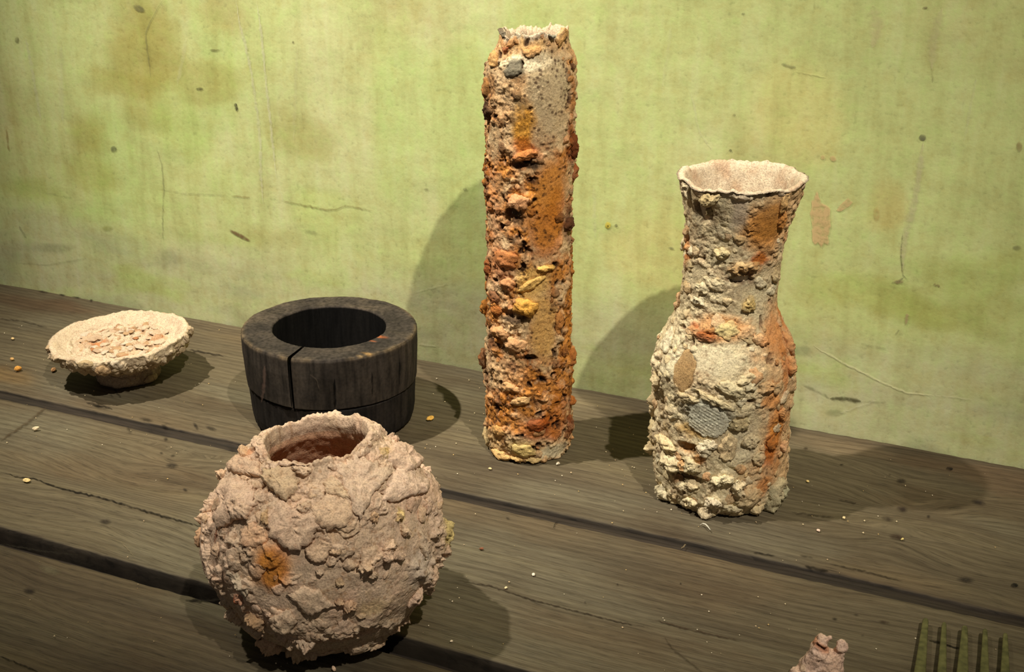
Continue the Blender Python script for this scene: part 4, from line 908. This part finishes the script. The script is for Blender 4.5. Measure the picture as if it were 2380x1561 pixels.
for (x, y, rx, ry, rot, T, rgb, dm) in [
    (668, 418, 52, 32, 0, .0065, (216, 190, 162), 2.5), (680, 640, 40, 26, 20, .0055, (214, 188, 160), 2.5), (650, 690, 30, 20, 0, .005, (212, 184, 160), 3), (1450, 760, 62, 66, 0, .0085, (212, 194, 132), 4), (1150, 850, 40, 36, 0, .0075, (214, 186, 158), 2.5), (1205, 900, 34, 30, 0, .006, (204, 178, 152), 2.5), (1130, 900, 30, 30, 0, .006, (210, 182, 156), 2.5),
    (1200, 680, 26, 30, -30, .006, (218, 194, 132), 3), (1235, 760, 24, 34, 20, .006, (212, 184, 152), 3), (1010, 960, 40, 30, 0, .007, (216, 188, 156), 2.5), (1060, 1010, 28, 20, 0, .005, (204, 180, 150), 3), (760, 1000, 22, 22, 0, .004, (206, 184, 158), 3), (880, 1055, 24, 24, 0, .003, (200, 172, 132), 5),
    (930, 1190, 30, 36, -30, .007, (216, 180, 144), 3), (880, 1170, 24, 20, 0, .005, (208, 176, 142), 3), (310, 1045, 86, 30, -42, .0055, (198, 186, 164), 5), (290, 1240, 50, 22, -45, .0075, (204, 178, 150), 2.5), (400, 1260, 60, 40, -10, .007, (190, 156, 116), 3), (470, 1410, 70, 48, 0, .0105, (206, 168, 136), 2.5), (640, 1465, 66, 28, -10, .009, (204, 174, 138), 2.5),
    (690, 1370, 44, 34, 0, .008, (222, 198, 174), 2.5), (600, 1390, 30, 28, 0, .005, (190, 166, 136), 3), (720, 1450, 30, 22, 0, .006, (208, 180, 150), 3), (1300, 1130, 62, 40, 45, .0065, (218, 186, 164), 4), (1335, 830, 18, 84, -5, .005, (204, 184, 158), 4), (1395, 1080, 40, 34, 30, .007, (208, 178, 150), 3), (1420, 560, 20, 70, -15, .0045, (202, 172, 134), 4),
    (1190, 1310, 40, 24, 10, .005, (200, 166, 138), 3), (1080, 1380, 50, 16, 12, .004, (196, 168, 138), 3), (1240, 1260, 30, 22, 10, .006, (204, 174, 146), 3), (1460, 950, 26, 40, 0, .006, (208, 182, 154), 3), (1440, 870, 24, 36, 0, .006, (210, 182, 154), 3), (1160, 260, 34, 34, 0, .008, (216, 186, 160), 3), (1250, 330, 40, 30, 20, .006, (218, 188, 164), 3), (1330, 420, 36, 30, 30, .006, (216, 188, 164), 3),
    (1105, 350, 40, 34, 0, .004, (196, 170, 112), 5), (210, 440, 50, 34, 20, .009, (214, 182, 146), 3), (350, 330, 50, 30, 20, .007, (210, 176, 136), 3), (150, 620, 36, 50, 0, .008, (216, 190, 162), 3), (130, 690, 26, 40, 0, .008, (212, 184, 152), 3), (125, 800, 20, 56, 0, .006, (202, 160, 114), 4), (190, 870, 30, 40, 0, .005, (200, 172, 142), 3),
    (430, 230, 50, 40, 20, .006, (216, 190, 164), 3), (480, 170, 40, 26, 0, .005, (214, 190, 166), 3), (310, 1140, 30, 26, 0, .005, (170, 96, 70), 3), (1060, 690, 30, 26, 0, .005, (206, 168, 126), 3), (850, 880, 30, 20, 0, .0035, (212, 184, 148), 3), (1000, 1240, 26, 16, 0, .003, (196, 172, 142), 3), (480, 690, 24, 36, 10, .006, (190, 160, 112), 4), (560, 540, 30, 60, 35, .004, (160, 128, 78), 6)]:
    sd += 1; px_piece(pot, 'clay_lump', pot_root, 430 + x / 2.435, 920 + y / 2.435, rx / 2.435, ry / 2.435, rot, T, sd, rgb=rgb, mix=.6, dome=dm, rough=.8, rfreq=380, jag=.09, tilt=.25, nR=8, nA=36)
scatter(pot, 'clay_chip', pot_root, 150, (.0018, .0060), (.25, .6), 23, lambda u, v, P: float((1 - .8 * p_smooth(u, v, P))[0]) ** 1.5, [(218, 190, 164), (206, 178, 150), (226, 198, 174), (196, 166, 126), (212, 182, 150)], v_lo=.06, v_hi=.93, front_bias=.7, rough=.5, rfreq=360)
rs_ = np.random.RandomState(900)
for i in range(26):   # ragged crumbs along the mouth
    sz = .0014 + .0030 * rs_.rand() ** 2
    piece(pot, 'rim_crumb', pot_root, rs_.uniform(-math.pi, math.pi), pot.L - .001 - .004 * rs_.rand(), blob_outline(sz * rs_.uniform(1, 1.8), sz, rs_.uniform(-40, 40), 18, .12, 920 + i), sz * 1.1, nA=18, nR=4, dome=2.5, rough=.9, seed=930 + i, rgb=(214, 190, 166), mix=.6)

# ------------------------------------------------------------------ footed dish
DB = tab(300, 874)
dish_root = empty('footed_dish', DB)
tag(dish_root, 'shallow footed dish of pale crumbly clay at the left end of the table', 'dish')
dish = Vessel('dish', DB, [(.0006, .0262), (.003, .0285), (.010, .0275), (.0165, .0280), (.0200, .034), (.0235, .045), (.0275, .054), (.0325, .0598), (.038, .0626), (.0425, .0630)],
              shift=([0, .02, .043], [0, -.0020, -.0040]), tilt=RIGHT * .03)
dish.gain = np.array([.63, .61, .58]); dish.tk = .8; dish.rag = .0030
def d_disp(u, v, P):
    low = 1 - sstep(.3, .5, v / dish.L); up = sstep(dish.L * .93, dish.L, v)
    return (0.0016 * fbm(P, 34, 3, 301) + (1 - .6 * low) * (0.0030 * crust(P, 105, 311, .6) + 0.0016 * crust(P, 240, 321, .6)) + 0.0015 * fbm(P, 230, 4, 331, .6)) * (1 - .4 * up)
def d_col(u, v, P):
    n1, n2, n3 = fbm(P, 30, 4, 361), fbm(P, 70, 4, 371), fbm(P, 180, 4, 381)
    c = np.tile(lin((222, 202, 172)), (len(u), 1)); c = blend(c, .6 * sstep(-.1, .4, n2), (204, 180, 146)); c = blend(c, .5 * sstep(.1, .45, n3), (186, 156, 112))
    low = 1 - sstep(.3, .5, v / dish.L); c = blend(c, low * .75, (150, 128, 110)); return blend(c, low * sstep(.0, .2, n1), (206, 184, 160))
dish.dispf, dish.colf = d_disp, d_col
def d_inner(b, q, c0):
    n2, n3 = fbm(b, 60, 4, 391), fbm(b, 170, 4, 392)
    c = np.tile(lin((228, 206, 178)), (len(b), 1))
    if q > .3:
        c = blend(c, .7 * sstep(-.1, .35, n2), (216, 182, 148)); c = blend(c, .7 * sstep(.2, .45, n3), (176, 128, 84))
        for x, y, r, rgb in ((230, 800, .010, (214, 142, 92)), (275, 760, .005, (160, 84, 40)), (240, 765, .006, (150, 96, 60)), (370, 790, .008, (200, 150, 110))):
            p = tab(x, y, .034); c = blend(c, .8 * (1 - sstep(.5, 1.2, np.hypot(b[:, 0] - p[0], b[:, 1] - p[1]) / r + .5 * n3)), rgb)
    return c
dfill = lambda b: .0044 * crust(b * [1, 1, .2], 120, 341, .7) + .0022 * fbm(b, 110, 4, 342) + .0012 * fbm(b, 330, 3, 343) - .001
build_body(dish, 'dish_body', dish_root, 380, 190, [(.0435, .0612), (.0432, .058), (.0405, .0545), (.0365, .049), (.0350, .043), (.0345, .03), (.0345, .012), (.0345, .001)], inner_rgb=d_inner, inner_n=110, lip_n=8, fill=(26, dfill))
scatter(dish, 'crust_grain', dish_root, 130, (.0018, .0055), (.4, .8), 33, lambda u, v, P: float(sstep(.28, .55, v / dish.L)[0]), [(222, 202, 172), (206, 184, 152), (196, 160, 114), (228, 214, 190), (190, 168, 136)], v_lo=.3, v_hi=1.0, front_bias=.7, rough=.5)
for (x, y, rx, ry, T, rgb) in [(275, 888, 26, 14, .002, (206, 186, 164)), (312, 862, 22, 12, .0025, (206, 178, 150)), (350, 878, 20, 8, .003, (196, 172, 140)), (200, 845, 20, 12, .004, (196, 172, 130)), (238, 858, 18, 12, .006, (186, 152, 110))]:
    sd += 1; px_piece(dish, 'clay_lump', dish_root, x, y, rx, ry, 0, T, sd, rgb=rgb, mix=.8, dome=3, rough=.3)
rs = np.random.RandomState(44)
for i in range(70):                # loose crumbs and shards filling the dish
    a, r = rs.uniform(0, 6.283), .047 * math.sqrt(rs.rand()); s_ = rs.uniform(.0020, .0072)
    ctr = DB + dish.right * (-.0042) + np.array([math.cos(a) * r, math.sin(a) * r, .0352]); ctr[2] += ((ctr - DB) @ (RIGHT * .03))
    bmx = bmesh.new(); bmesh.ops.create_icosphere(bmx, subdivisions=2, radius=1)
    V = np.array([v.co[:] for v in bmx.verts]); F = np.array([[v.index for v in f.verts] for f in bmx.faces]); bmx.free()
    V = V * (1 + .45 * fbm(V + i * 3.3, 1.1, 3, i))[:, None] * [s_, s_ * rs.uniform(.5, 1), s_ * rs.uniform(.18, .34)]
    ca, sa = math.cos(a * 3), math.sin(a * 3); V = np.stack([V[:, 0] * ca - V[:, 1] * sa, V[:, 0] * sa + V[:, 1] * ca, V[:, 2]], -1)
    rgb = [(206, 184, 156), (198, 170, 140), (186, 150, 112), (208, 190, 166), (176, 120, 80)][rs.choice(5, p=[.35, .25, .12, .2, .08])]
    mesh_np('clay_crumb', V + ctr, F, M_crumb, dish_root, rgb=np.tile(lin(rgb) * .72, (len(V), 1)), smooth=False)

# ------------------------------------------------------------------ hollow wooden ring block
KB = tab(779, 962)
ring_root = empty('wooden_ring_mould', KB)
tag(ring_root, 'dark split wooden ring block with a stepped base behind the round pot', 'wooden block')
def ring_material():
    m, nt, b = new_mat('dark_aged_wood'); L = nt.links
    at = N(nt, 'ShaderNodeAttribute', attribute_name='Col'); gr = N(nt, 'ShaderNodeAttribute', attribute_name='grain')
    cur = at.outputs['Color']; hs = []
    for sc, scale, det, st in (((1, 1, .10), 260, 5, [(0.30, G(0.5)), (0.5, G(1.0)), (0.75, G(1.45))]), ((1, 1, .5), 45, 5, [(0.30, G(0.65)), (0.5, G(1.0)), (0.75, (1.35, 1.3, 1.2, 1))]), ((1, 1, 1), 420, 3, [(0.3, G(.75)), (.6, G(1.1))])):
        mp = N(nt, 'ShaderNodeMapping'); mp.inputs['Scale'].default_value = sc; L.new(gr.outputs['Vector'], mp.inputs[0])
        n = N(nt, 'ShaderNodeTexNoise'); n.inputs['Scale'].default_value = scale; n.inputs['Detail'].default_value = det; L.new(mp.outputs[0], n.inputs['Vector'])
        r = ramp(nt, st); L.new(n.outputs['Fac'], r.inputs[0]); hs.append(n)
        mx = N(nt, 'ShaderNodeMix', data_type='RGBA', blend_type='MULTIPLY'); mx.inputs[0].default_value = 1
        L.new(cur, mx.inputs[6]); L.new(r.outputs[0], mx.inputs[7]); cur = mx.outputs[2]
    L.new(cur, b.inputs['Base Color']); b.inputs['Roughness'].default_value = .8; b.inputs['Specular IOR Level'].default_value = .12
    bp = N(nt, 'ShaderNodeBump'); bp.inputs['Strength'].default_value = .5; bp.inputs['Distance'].default_value = .001
    L.new(hs[0].outputs['Fac'], bp.inputs['Height']); L.new(bp.outputs[0], b.inputs['Normal'])
    return m
M_ring = ring_material()
kz = z_at(KB, 757); step_z = kz - .0465
ktoc = CAM - KB; ktoc[2] = 0; ktoc /= np.linalg.norm(ktoc); krt = np.array([-ktoc[1], ktoc[0], 0])
def ring_lathe(name, prof, u_a, u_b, nu, seed, colf, closed=False, wob=.0012):
    pr = np.array(prof); t = np.concatenate([[0], np.cumsum(np.hypot(*np.diff(pr, axis=0).T))]); k = np.unique(np.concatenate([np.linspace(0, t[-1], 90), t]))
    z, r = np.interp(k, t, pr[:, 0]), np.interp(k, t, pr[:, 1]); nr = len(k)
    u = np.linspace(u_a, u_b, nu, endpoint=not closed)
    rows = []
    U = []
    for i in range(nr):
        d = np.cos(u)[:, None] * ktoc + np.sin(u)[:, None] * krt
        n = fbm(np.stack([np.cos(u), np.sin(u), np.full(nu, z[i] * 4)], -1), 2.2, 3, seed) * wob + fbm(d * .09 + ZUP * z[i] * .12, 300, 3, seed + 1) * .0005
        rows.append(KB + krt * (-.0004) + d * (r[i] * (1 - .012 * np.cos(2 * u + 1)) + n)[:, None] + ZUP * (z[i] + .0006 * fbm(d * .3 + r[i], 14, 2, seed + 3) * (z[i] > .02))[:, None]); U.append(u)
    V = np.concatenate(rows); U = np.concatenate(U)
    rgb = colf(V, np.repeat(z, nu), np.repeat(r, nu), U)
    F = [grid_faces(nr, nu, closed)]
    if not closed:
        n = len(V); caps = []
        for j in (0, nu - 1):
            c = V[j::nu].mean(0); V = np.vstack([V, c]); rgb = np.vstack([rgb, lin((24, 20, 17))]); ci = len(V) - 1
            for i in range(nr - 1): caps.append([i * nu + j, (i + 1) * nu + j, ci] if j else [(i + 1) * nu + j, i * nu + j, ci])
        F.append(np.array(caps))
    return mesh_np(name, V, F, M_ring, ring_root, rgb=np.clip(rgb, 0, 1), extra={'grain': V - KB})
ro, ri = .0745, .0482
def k_col(V, z, r, U):
    c = np.tile(lin((52, 46, 40)), (len(V), 1))
    n = fbm(V, 60, 4, 401)
    c = blend(c, .6 * sstep(.0, .4, n), (42, 37, 33))
    top = z > kz - .0012
    c = blend(c, top * .55 * sstep(-.2, .4, fbm(V, 45, 4, 403)), (74, 65, 53))
    wear = np.exp(-((np.hypot(z - kz, r - ro)) / .0022) ** 2) * sstep(-.35, .3, fbm(V, 70, 3, 405)); c = blend(c, .6 * wear, (116, 98, 70))
    for x, y, a, rgb in ((880, 782, .010, (176, 96, 46)), (865, 792, .006, (160, 90, 50)), (855, 822, .008, (150, 116, 66)), (840, 828, .006, (180, 150, 104))):
        p = tab(x, y, kz); d = np.hypot((V[:, 0] - p[0]) / a, (V[:, 1] - p[1]) / (a * .35)); c = blend(c, top * .45 * (1 - sstep(.3, 1.2, d + .5 * n)), rgb)
    ins = (r < ri + .002) & (z < kz - .002); c = blend(c, ins * .95, (11, 10, 9))  # inside of the hollow painted near black, its shade put into the colour
    return c
uc = math.asin((674 - 768) / 203.0)
gap = .0017 / ro
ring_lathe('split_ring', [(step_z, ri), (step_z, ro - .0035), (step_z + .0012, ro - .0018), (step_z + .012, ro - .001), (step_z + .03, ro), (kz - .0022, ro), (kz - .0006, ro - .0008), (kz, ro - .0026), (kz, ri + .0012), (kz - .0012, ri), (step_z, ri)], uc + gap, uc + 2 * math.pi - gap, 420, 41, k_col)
ring_lathe('ring_base', [(.0004, .004), (.0004, .066), (.003, .0685), (.012, .0700), (step_z - .0004, .0715), (step_z - .0002, .0700), (step_z - .0002, ri + .001), (step_z - .0012, ri), (.014, ri), (.0125, ri - .004), (.012, .004)], 0, 2 * math.pi, 320, 51, lambda V, z, r, U: blend(np.tile(lin((34, 30, 27)), (len(V), 1)), .6 * sstep(-.1, .4, fbm(V, 70, 4, 407)), (22, 20, 18)), closed=True)
def kmap(x, y):
    d = ray(x, y); o = CAM - KB; dd, oo = d[:2], o[:2]; R_ = ro + .0006
    a, b_, c_ = dd @ dd, 2 * dd @ oo, oo @ oo - R_ * R_; disc = max(b_ * b_ - 4 * a * c_, 0)
    return CAM + d * ((-b_ - math.sqrt(disc)) / (2 * a))
for i, (pts, w, c, a) in enumerate([([(778, 880), (779, 910), (780, 946)], 4, (8, 7, 6), .95), ([(615, 850), (614, 890), (608, 935)], 7, (96, 76, 66), .5), ([(865, 865), (866, 920)], 3, (10, 9, 8), .6), ([(720, 870), (735, 880), (742, 905)], 3, (84, 74, 62), .4), ([(930, 830), (928, 900)], 3, (10, 9, 8), .5)]):
    mark_ribbon('side_crack', ring_root, kmap, pts, w, c, a, .8, 600 + i)

# ------------------------------------------------------------------ horned clay fragment at the front edge
def remesh_blob(spheres, voxel):
    bmx = bmesh.new()
    for c, r in spheres:
        bmesh.ops.create_icosphere(bmx, subdivisions=3, radius=r, matrix=Matrix.Translation(Vector(c)))
    me = bpy.data.meshes.new('tmp'); bmx.to_mesh(me); bmx.free()
    ob = bpy.data.objects.new('tmp', me); col.objects.link(ob)
    md = ob.modifiers.new('r', 'REMESH'); md.mode = 'VOXEL'; md.voxel_size = voxel
    dg = bpy.context.evaluated_depsgraph_get(); em = ob.evaluated_get(dg).to_mesh()
    V = np.empty(len(em.vertices) * 3, np.float32); em.vertices.foreach_get('co', V); V = V.reshape(-1, 3).astype(float)
    Nn = np.empty(len(em.vertices) * 3, np.float32); em.vertex_normals.foreach_get('vector', Nn); Nn = Nn.reshape(-1, 3).astype(float)
    F = np.array([list(p.vertices) for p in em.polygons if len(p.vertices) == 4]); F3 = [list(p.vertices) for p in em.polygons if len(p.vertices) == 3]
    bpy.data.objects.remove(ob); bpy.data.meshes.remove(me)
    return V, Nn, [F] + ([np.array(F3)] if F3 else [])
FB = tab(1902, 1618)
frag_root = empty('clay_fragment', FB)
tag(frag_root, 'small pale pink clay fragment with two horns beside the tined fork', 'fragment')
def at_px(x, y, off=0.0):
    """point of the upright plane through FB that shows at pixel x,y"""
    n = fh; d = ray(x, y); p = CAM + d * (((FB - CAM) @ n + off) / (d @ n)); return p
sp = []
def cap(a, b, r0, r1, n=7):
    for k in np.linspace(0, 1, n): sp.append((a * (1 - k) + b * k, r0 * (1 - k) + r1 * k))
f0 = at_px(1898, 1590); m_ = mpp(f0)
cap(at_px(1885, 1600), at_px(1925, 1595), 44 * m_, 40 * m_); cap(at_px(1880, 1575), at_px(1905, 1512), 34 * m_, 22 * m_); cap(at_px(1904, 1512), at_px(1910, 1490), 21 * m_, 15 * m_, 4)
cap(at_px(1918, 1570), at_px(1922, 1530), 36 * m_, 24 * m_); cap(at_px(1932, 1575), at_px(1944, 1530), 28 * m_, 17 * m_); cap(at_px(1946, 1528), at_px(1956, 1493), 14 * m_, 10 * m_, 6); cap(at_px(1885, 1640), at_px(1925, 1640), 46 * m_, 44 * m_)
cap(at_px(1852, 1570), at_px(1862, 1610), 18 * m_, 28 * m_, 4); cap(at_px(1920, 1490), at_px(1926, 1482), 7 * m_, 5 * m_, 3)
V, Nn, F = remesh_blob(sp, .0007)
d_ = .0010 * fbm(V, 130, 4, 501) + .0013 * fbm(V, 280, 3, 511) + .0022 * crust(V, 190, 503, .5) * .6 + .0006 * fbm(V, 500, 3, 505)
pc = at_px(1912, 1522, -.012)
lx = (V - pc) @ RIGHT; ly = (V - pc)[:, 2] + .5 * lx; crackm = np.exp(-(ly / .0009) ** 2) * (np.abs(lx) < .007) * ((V - FB) @ fh < -.002); d_ -= .0025 * crackm
V = V + Nn * d_[:, None]; V[:, 2] = np.maximum(V[:, 2], .0002)
c = np.tile(lin((214, 182, 160)), (len(V), 1)); c = blend(c, .6 * sstep(-.1, .4, fbm(V, 90, 4, 507)), (200, 166, 138)); c = blend(c, .7 * (1 - sstep(.4, 1.3, np.hypot(lx / .010, ly / .003) + .4 * fbm(V, 300, 3, 509))), (206, 134, 92)); c = blend(c, crackm * .9, (70, 40, 26))
yp = at_px(1850, 1552, -.006); c = blend(c, .6 * (1 - sstep(.5, 1.3, np.linalg.norm(V - yp, axis=1) / .006)), (202, 188, 120))
mesh_np('fragment_body', V, F, M_clay, frag_root, rgb=c)

# ------------------------------------------------------------------ five-tined fork
def metal_material():
    m, nt, b = new_mat('tarnished_olive_metal'); L = nt.links
    tc = N(nt, 'ShaderNodeTexCoord'); n = N(nt, 'ShaderNodeTexNoise'); n.inputs['Scale'].default_value = 180; n.inputs['Detail'].default_value = 5
    L.new(tc.outputs['Object'], n.inputs['Vector'])
    r = ramp(nt, [(0.3, (*lin((64, 62, 36)), 1)), (0.55, (*lin((92, 89, 52)), 1)), (.75, (*lin((108, 104, 66)), 1))]); L.new(n.outputs['Fac'], r.inputs[0])
    L.new(r.outputs[0], b.inputs['Base Color']); b.inputs['Metallic'].default_value = .25; b.inputs['Roughness'].default_value = .5
    return m
M_metal = metal_material()
ZF = .0055
tips = [(2152, 1434), (2195, 1444), (2243, 1452), (2290, 1459), (2337, 1469)]
ends = [(2138, 1561), (2189, 1561), (2237, 1561), (2288, 1561), (2336, 1561)]
T0 = [tab(x, y, ZF) for x, y in tips]; T1 = [tab(x, y, ZF) for x, y in ends]
fork_c = tab(2240, 1700); fork_c[2] = 0.0
fork_root = empty('tined_fork', fork_c)
tag(fork_root, 'olive-green metal fork with five tapering tines on the front right plank', 'fork')
def bar(path, name, parent, mat):
    """path: list of (centre, half width, half thickness, side vector) -> rounded flat bar"""
    rows = []; n = 14
    a = np.linspace(0, 2 * math.pi, n, endpoint=False)
    ce = np.sign(np.cos(a)) * np.abs(np.cos(a)) ** .55; se = np.sign(np.sin(a)) * np.abs(np.sin(a)) ** .7
    for c, w, h, sv in path: rows.append(c + np.outer(ce * w, sv) + np.outer(se * h, ZUP))
    V = np.concatenate(rows); m = len(rows); k = len(V)
    V = np.vstack([V, path[0][0], path[-1][0]]); j = np.arange(n); j2 = (j + 1) % n
    F = [grid_faces(m, n, True), np.stack([j2, j, np.full(n, k)], -1), np.stack([(m - 1) * n + j, (m - 1) * n + j2, np.full(n, k + 1)], -1)]
    return mesh_np(name, V, F, mat, parent)
ROOT = []
for i in range(5):
    dr = (T1[i] - T0[i]); Ln = np.linalg.norm(dr); dr = dr / Ln
    sv = np.cross(dr, ZUP); sv /= np.linalg.norm(sv)
    tot = Ln * 1.55; mm = mpp(T0[i]); path = []
    for k in (0, .006, .015, .03, .06, .12, .25, .4, .6, .8, 1.0):
        w = (5.2 + 7.6 * k) * mm * (0.25 if k == 0 else .62 if k == .006 else .86 if k == .015 else 1); w *= (1.25 if i in (0, 2) else 1.0)
        lift = -.0012 * (1 - k) ** 2
        path.append((T0[i] + dr * tot * k + ZUP * lift, w, .0011 * (.4 if k == 0 else 1), sv))
    bar(path, 'tine', fork_root, M_metal); ROOT.append(path[-1][0])
dr = np.mean([T1[i] - T0[i] for i in range(5)], 0); dr[2] = 0; dr /= np.linalg.norm(dr); sv = np.cross(dr, ZUP); cc = np.mean(ROOT, 0); cc[2] = ZF
span = np.linalg.norm(ROOT[4] - ROOT[0]) / 2 + .005
bar([(cc - dr * .004, span * .98, .0012, sv), (cc + dr * .002, span * 1.02, .0015, sv), (cc + dr * .02, span, .0018, sv), (cc + dr * .035, span * .75, .0020, sv), (cc + dr * .045, span * .4, .0022, sv), (cc + dr * .052, .006, .0024, sv), (cc + dr * .060, .005, .0024, sv)], 'fork_head', fork_root, M_metal)
bar([(cc + dr * .056, .005, .003, sv), (cc + dr * .07, .0055, .0035, sv), (cc + dr * .12, .0065, .0045, sv), (cc + dr * .17, .0085, .005, sv), (cc + dr * .19, .007, .0045, sv), (cc + dr * .195, .002, .002, sv)], 'handle', fork_root, M_metal)

# ------------------------------------------------------------------ crumbs on the planks
def crumb(name, x, y, rpx, rgb, label, seed, flat=.55):
    p = tab(x, y); r = rpx * mpp(p); rs = np.random.RandomState(seed)
    bmx = bmesh.new(); bmesh.ops.create_icosphere(bmx, subdivisions=2, radius=1)
    V = np.array([v.co[:] for v in bmx.verts]); F = np.array([[v.index for v in f.verts] for f in bmx.faces]); bmx.free()
    V = V * (1 + .5 * fbm(V + seed * 1.7, 1.2, 3, seed))[:, None] * [r, r * rs.uniform(.5, .9), r * flat]
    a = rs.uniform(0, 3.1); V = np.stack([V[:, 0] * math.cos(a) - V[:, 1] * math.sin(a), V[:, 0] * math.sin(a) + V[:, 1] * math.cos(a), V[:, 2] - V[:, 2].min()], -1)
    o = mesh_np(name, V + p, F, M_crumb, None, rgb=np.tile(lin(rgb), (len(V), 1)), smooth=False)
    tag(o, label, 'crumb', 'loose crumbs on the planks'); return o
for i, (x, y, r, rgb, lb) in enumerate([
    (43, 862, 10, (206, 148, 70), 'orange crumb on the back plank at the far left edge'), (125, 863, 9, (176, 132, 90), 'brown crumb lying just left of the footed dish'),
    (84, 1000, 8, (226, 206, 170), 'white crumb on the middle plank near the left end'), (62, 1120, 8, (212, 186, 130), 'beige crumb beside the long plank crack at the left'),
    (28, 837, 6, (190, 150, 96), 'small tan crumb above the orange crumb at left'), (30, 789, 5, (206, 176, 126), 'tan speck on the back plank nearest the wall at left'),
    (1000, 976, 9, (220, 172, 84), 'yellow crumb inside the wooden block shadow'), (1297, 1079, 6, (226, 210, 184), 'white crumb at the foot of the tall cylinder vase'),
    (776, 1557, 9, (216, 184, 156), 'pink crumb in front of the round pot at the bottom edge'), (1240, 1337, 5, (230, 216, 196), 'white crumb on the middle plank right of the round pot'),
    (1902, 1234, 5, (226, 196, 176), 'pinkish crumb on the planks right of the flared vase'), (1961, 1205, 5, (222, 198, 150), 'yellowish crumb at the edge of the flared vase shadow'),
    (1119, 1277, 5, (120, 78, 56), 'reddish crumb beside the right flank of the round pot'), (1139, 1090, 4, (214, 190, 140), 'pale speck below the left foot of the tall cylinder vase'), (1176, 1367, 4, (224, 202, 160), 'pale crumb at the edge of the round pot shadow'),
    (1049, 1491, 4, (226, 206, 176), 'pale crumb in the round pot shadow near the front gap'), (2097, 1254, 4, (206, 186, 120), 'yellow speck in the long dark knot right of the flared vase'), (1877, 1120, 4, (224, 196, 130), 'yellow crumb in the flared vase shadow')]):
    crumb('clay_crumb', x, y, r, rgb, lb, 700 + i)
# curled pale fibre in front of the flared vase
pts = [tab(x, y, .0012 + .002 * math.sin(k / 5 * 3.14)) for k, (x, y) in enumerate([(1627, 1220), (1633, 1216), (1640, 1218), (1645, 1223), (1650, 1230), (1652, 1231)])]
bar([(p, .0007 * (1 - abs(k - 2.5) / 4), .0004, RIGHT * .5 + fh * .86) for k, p in enumerate(pts)], 'curled_fibre', None, M_crumb)
cf = bpy.data.objects['curled_fibre']; a_ = cf.data.attributes.new('Col', 'FLOAT_COLOR', 'POINT'); a_.data.foreach_set('color', np.tile([.55, .52, .42, 1], len(cf.data.vertices)).astype(np.float32))
tag(cf, 'curled pale fibre on the plank in front of the flared vase', 'fibre')
# dust and tiny grains
rs = np.random.RandomState(77); VV, FF, CC = [], [], []
tet = np.array([(1, 1, 1), (1, -1, -1), (-1, 1, -1), (-1, -1, 1)], float); tf = np.array([(0, 1, 2), (0, 3, 1), (0, 2, 3), (1, 3, 2)])
oct_v = np.array([(1, 0, 0), (-1, 0, 0), (0, 1, 0), (0, -1, 0), (0, 0, 1), (0, 0, -1)], float); oct_f = np.array([(0, 2, 4), (2, 1, 4), (1, 3, 4), (3, 0, 4), (2, 0, 5), (1, 2, 5), (3, 1, 5), (0, 3, 5)])
for i in range(420):
    if rs.rand() < .55:
        c0 = [TB, RB, PB, DB, FB][rs.randint(5)]; a, q = rs.uniform(0, 6.28), rs.exponential(.06) + .06; x, y = c0[0] + math.cos(a) * q, c0[1] + math.sin(a) * q * .8
    else: x, y = rs.uniform(-1.0, .15), rs.uniform(.46, 1.0)
    if y > 1.005 or y < .42 or abs(y - G1) < .008 or abs(y - G2) < .01: continue
    r = rs.uniform(.00025, .0008); VV.append(oct_v * r * rs.uniform(.6, 1.2, (6, 1)) + [x, y, r * .7]); FF.append(oct_f + 6 * len(FF)); CC.append(np.tile(lin([(214, 196, 156), (226, 212, 184), (196, 166, 110), (204, 178, 140)][rs.randint(4)]), (6, 1)))
dust = mesh_np('clay_dust', np.concatenate(VV), np.concatenate(FF), M_crumb, None, rgb=np.concatenate(CC), smooth=False)
tag(dust, 'tiny pale clay grains strewn over the planks', 'dust', None, 'stuff')
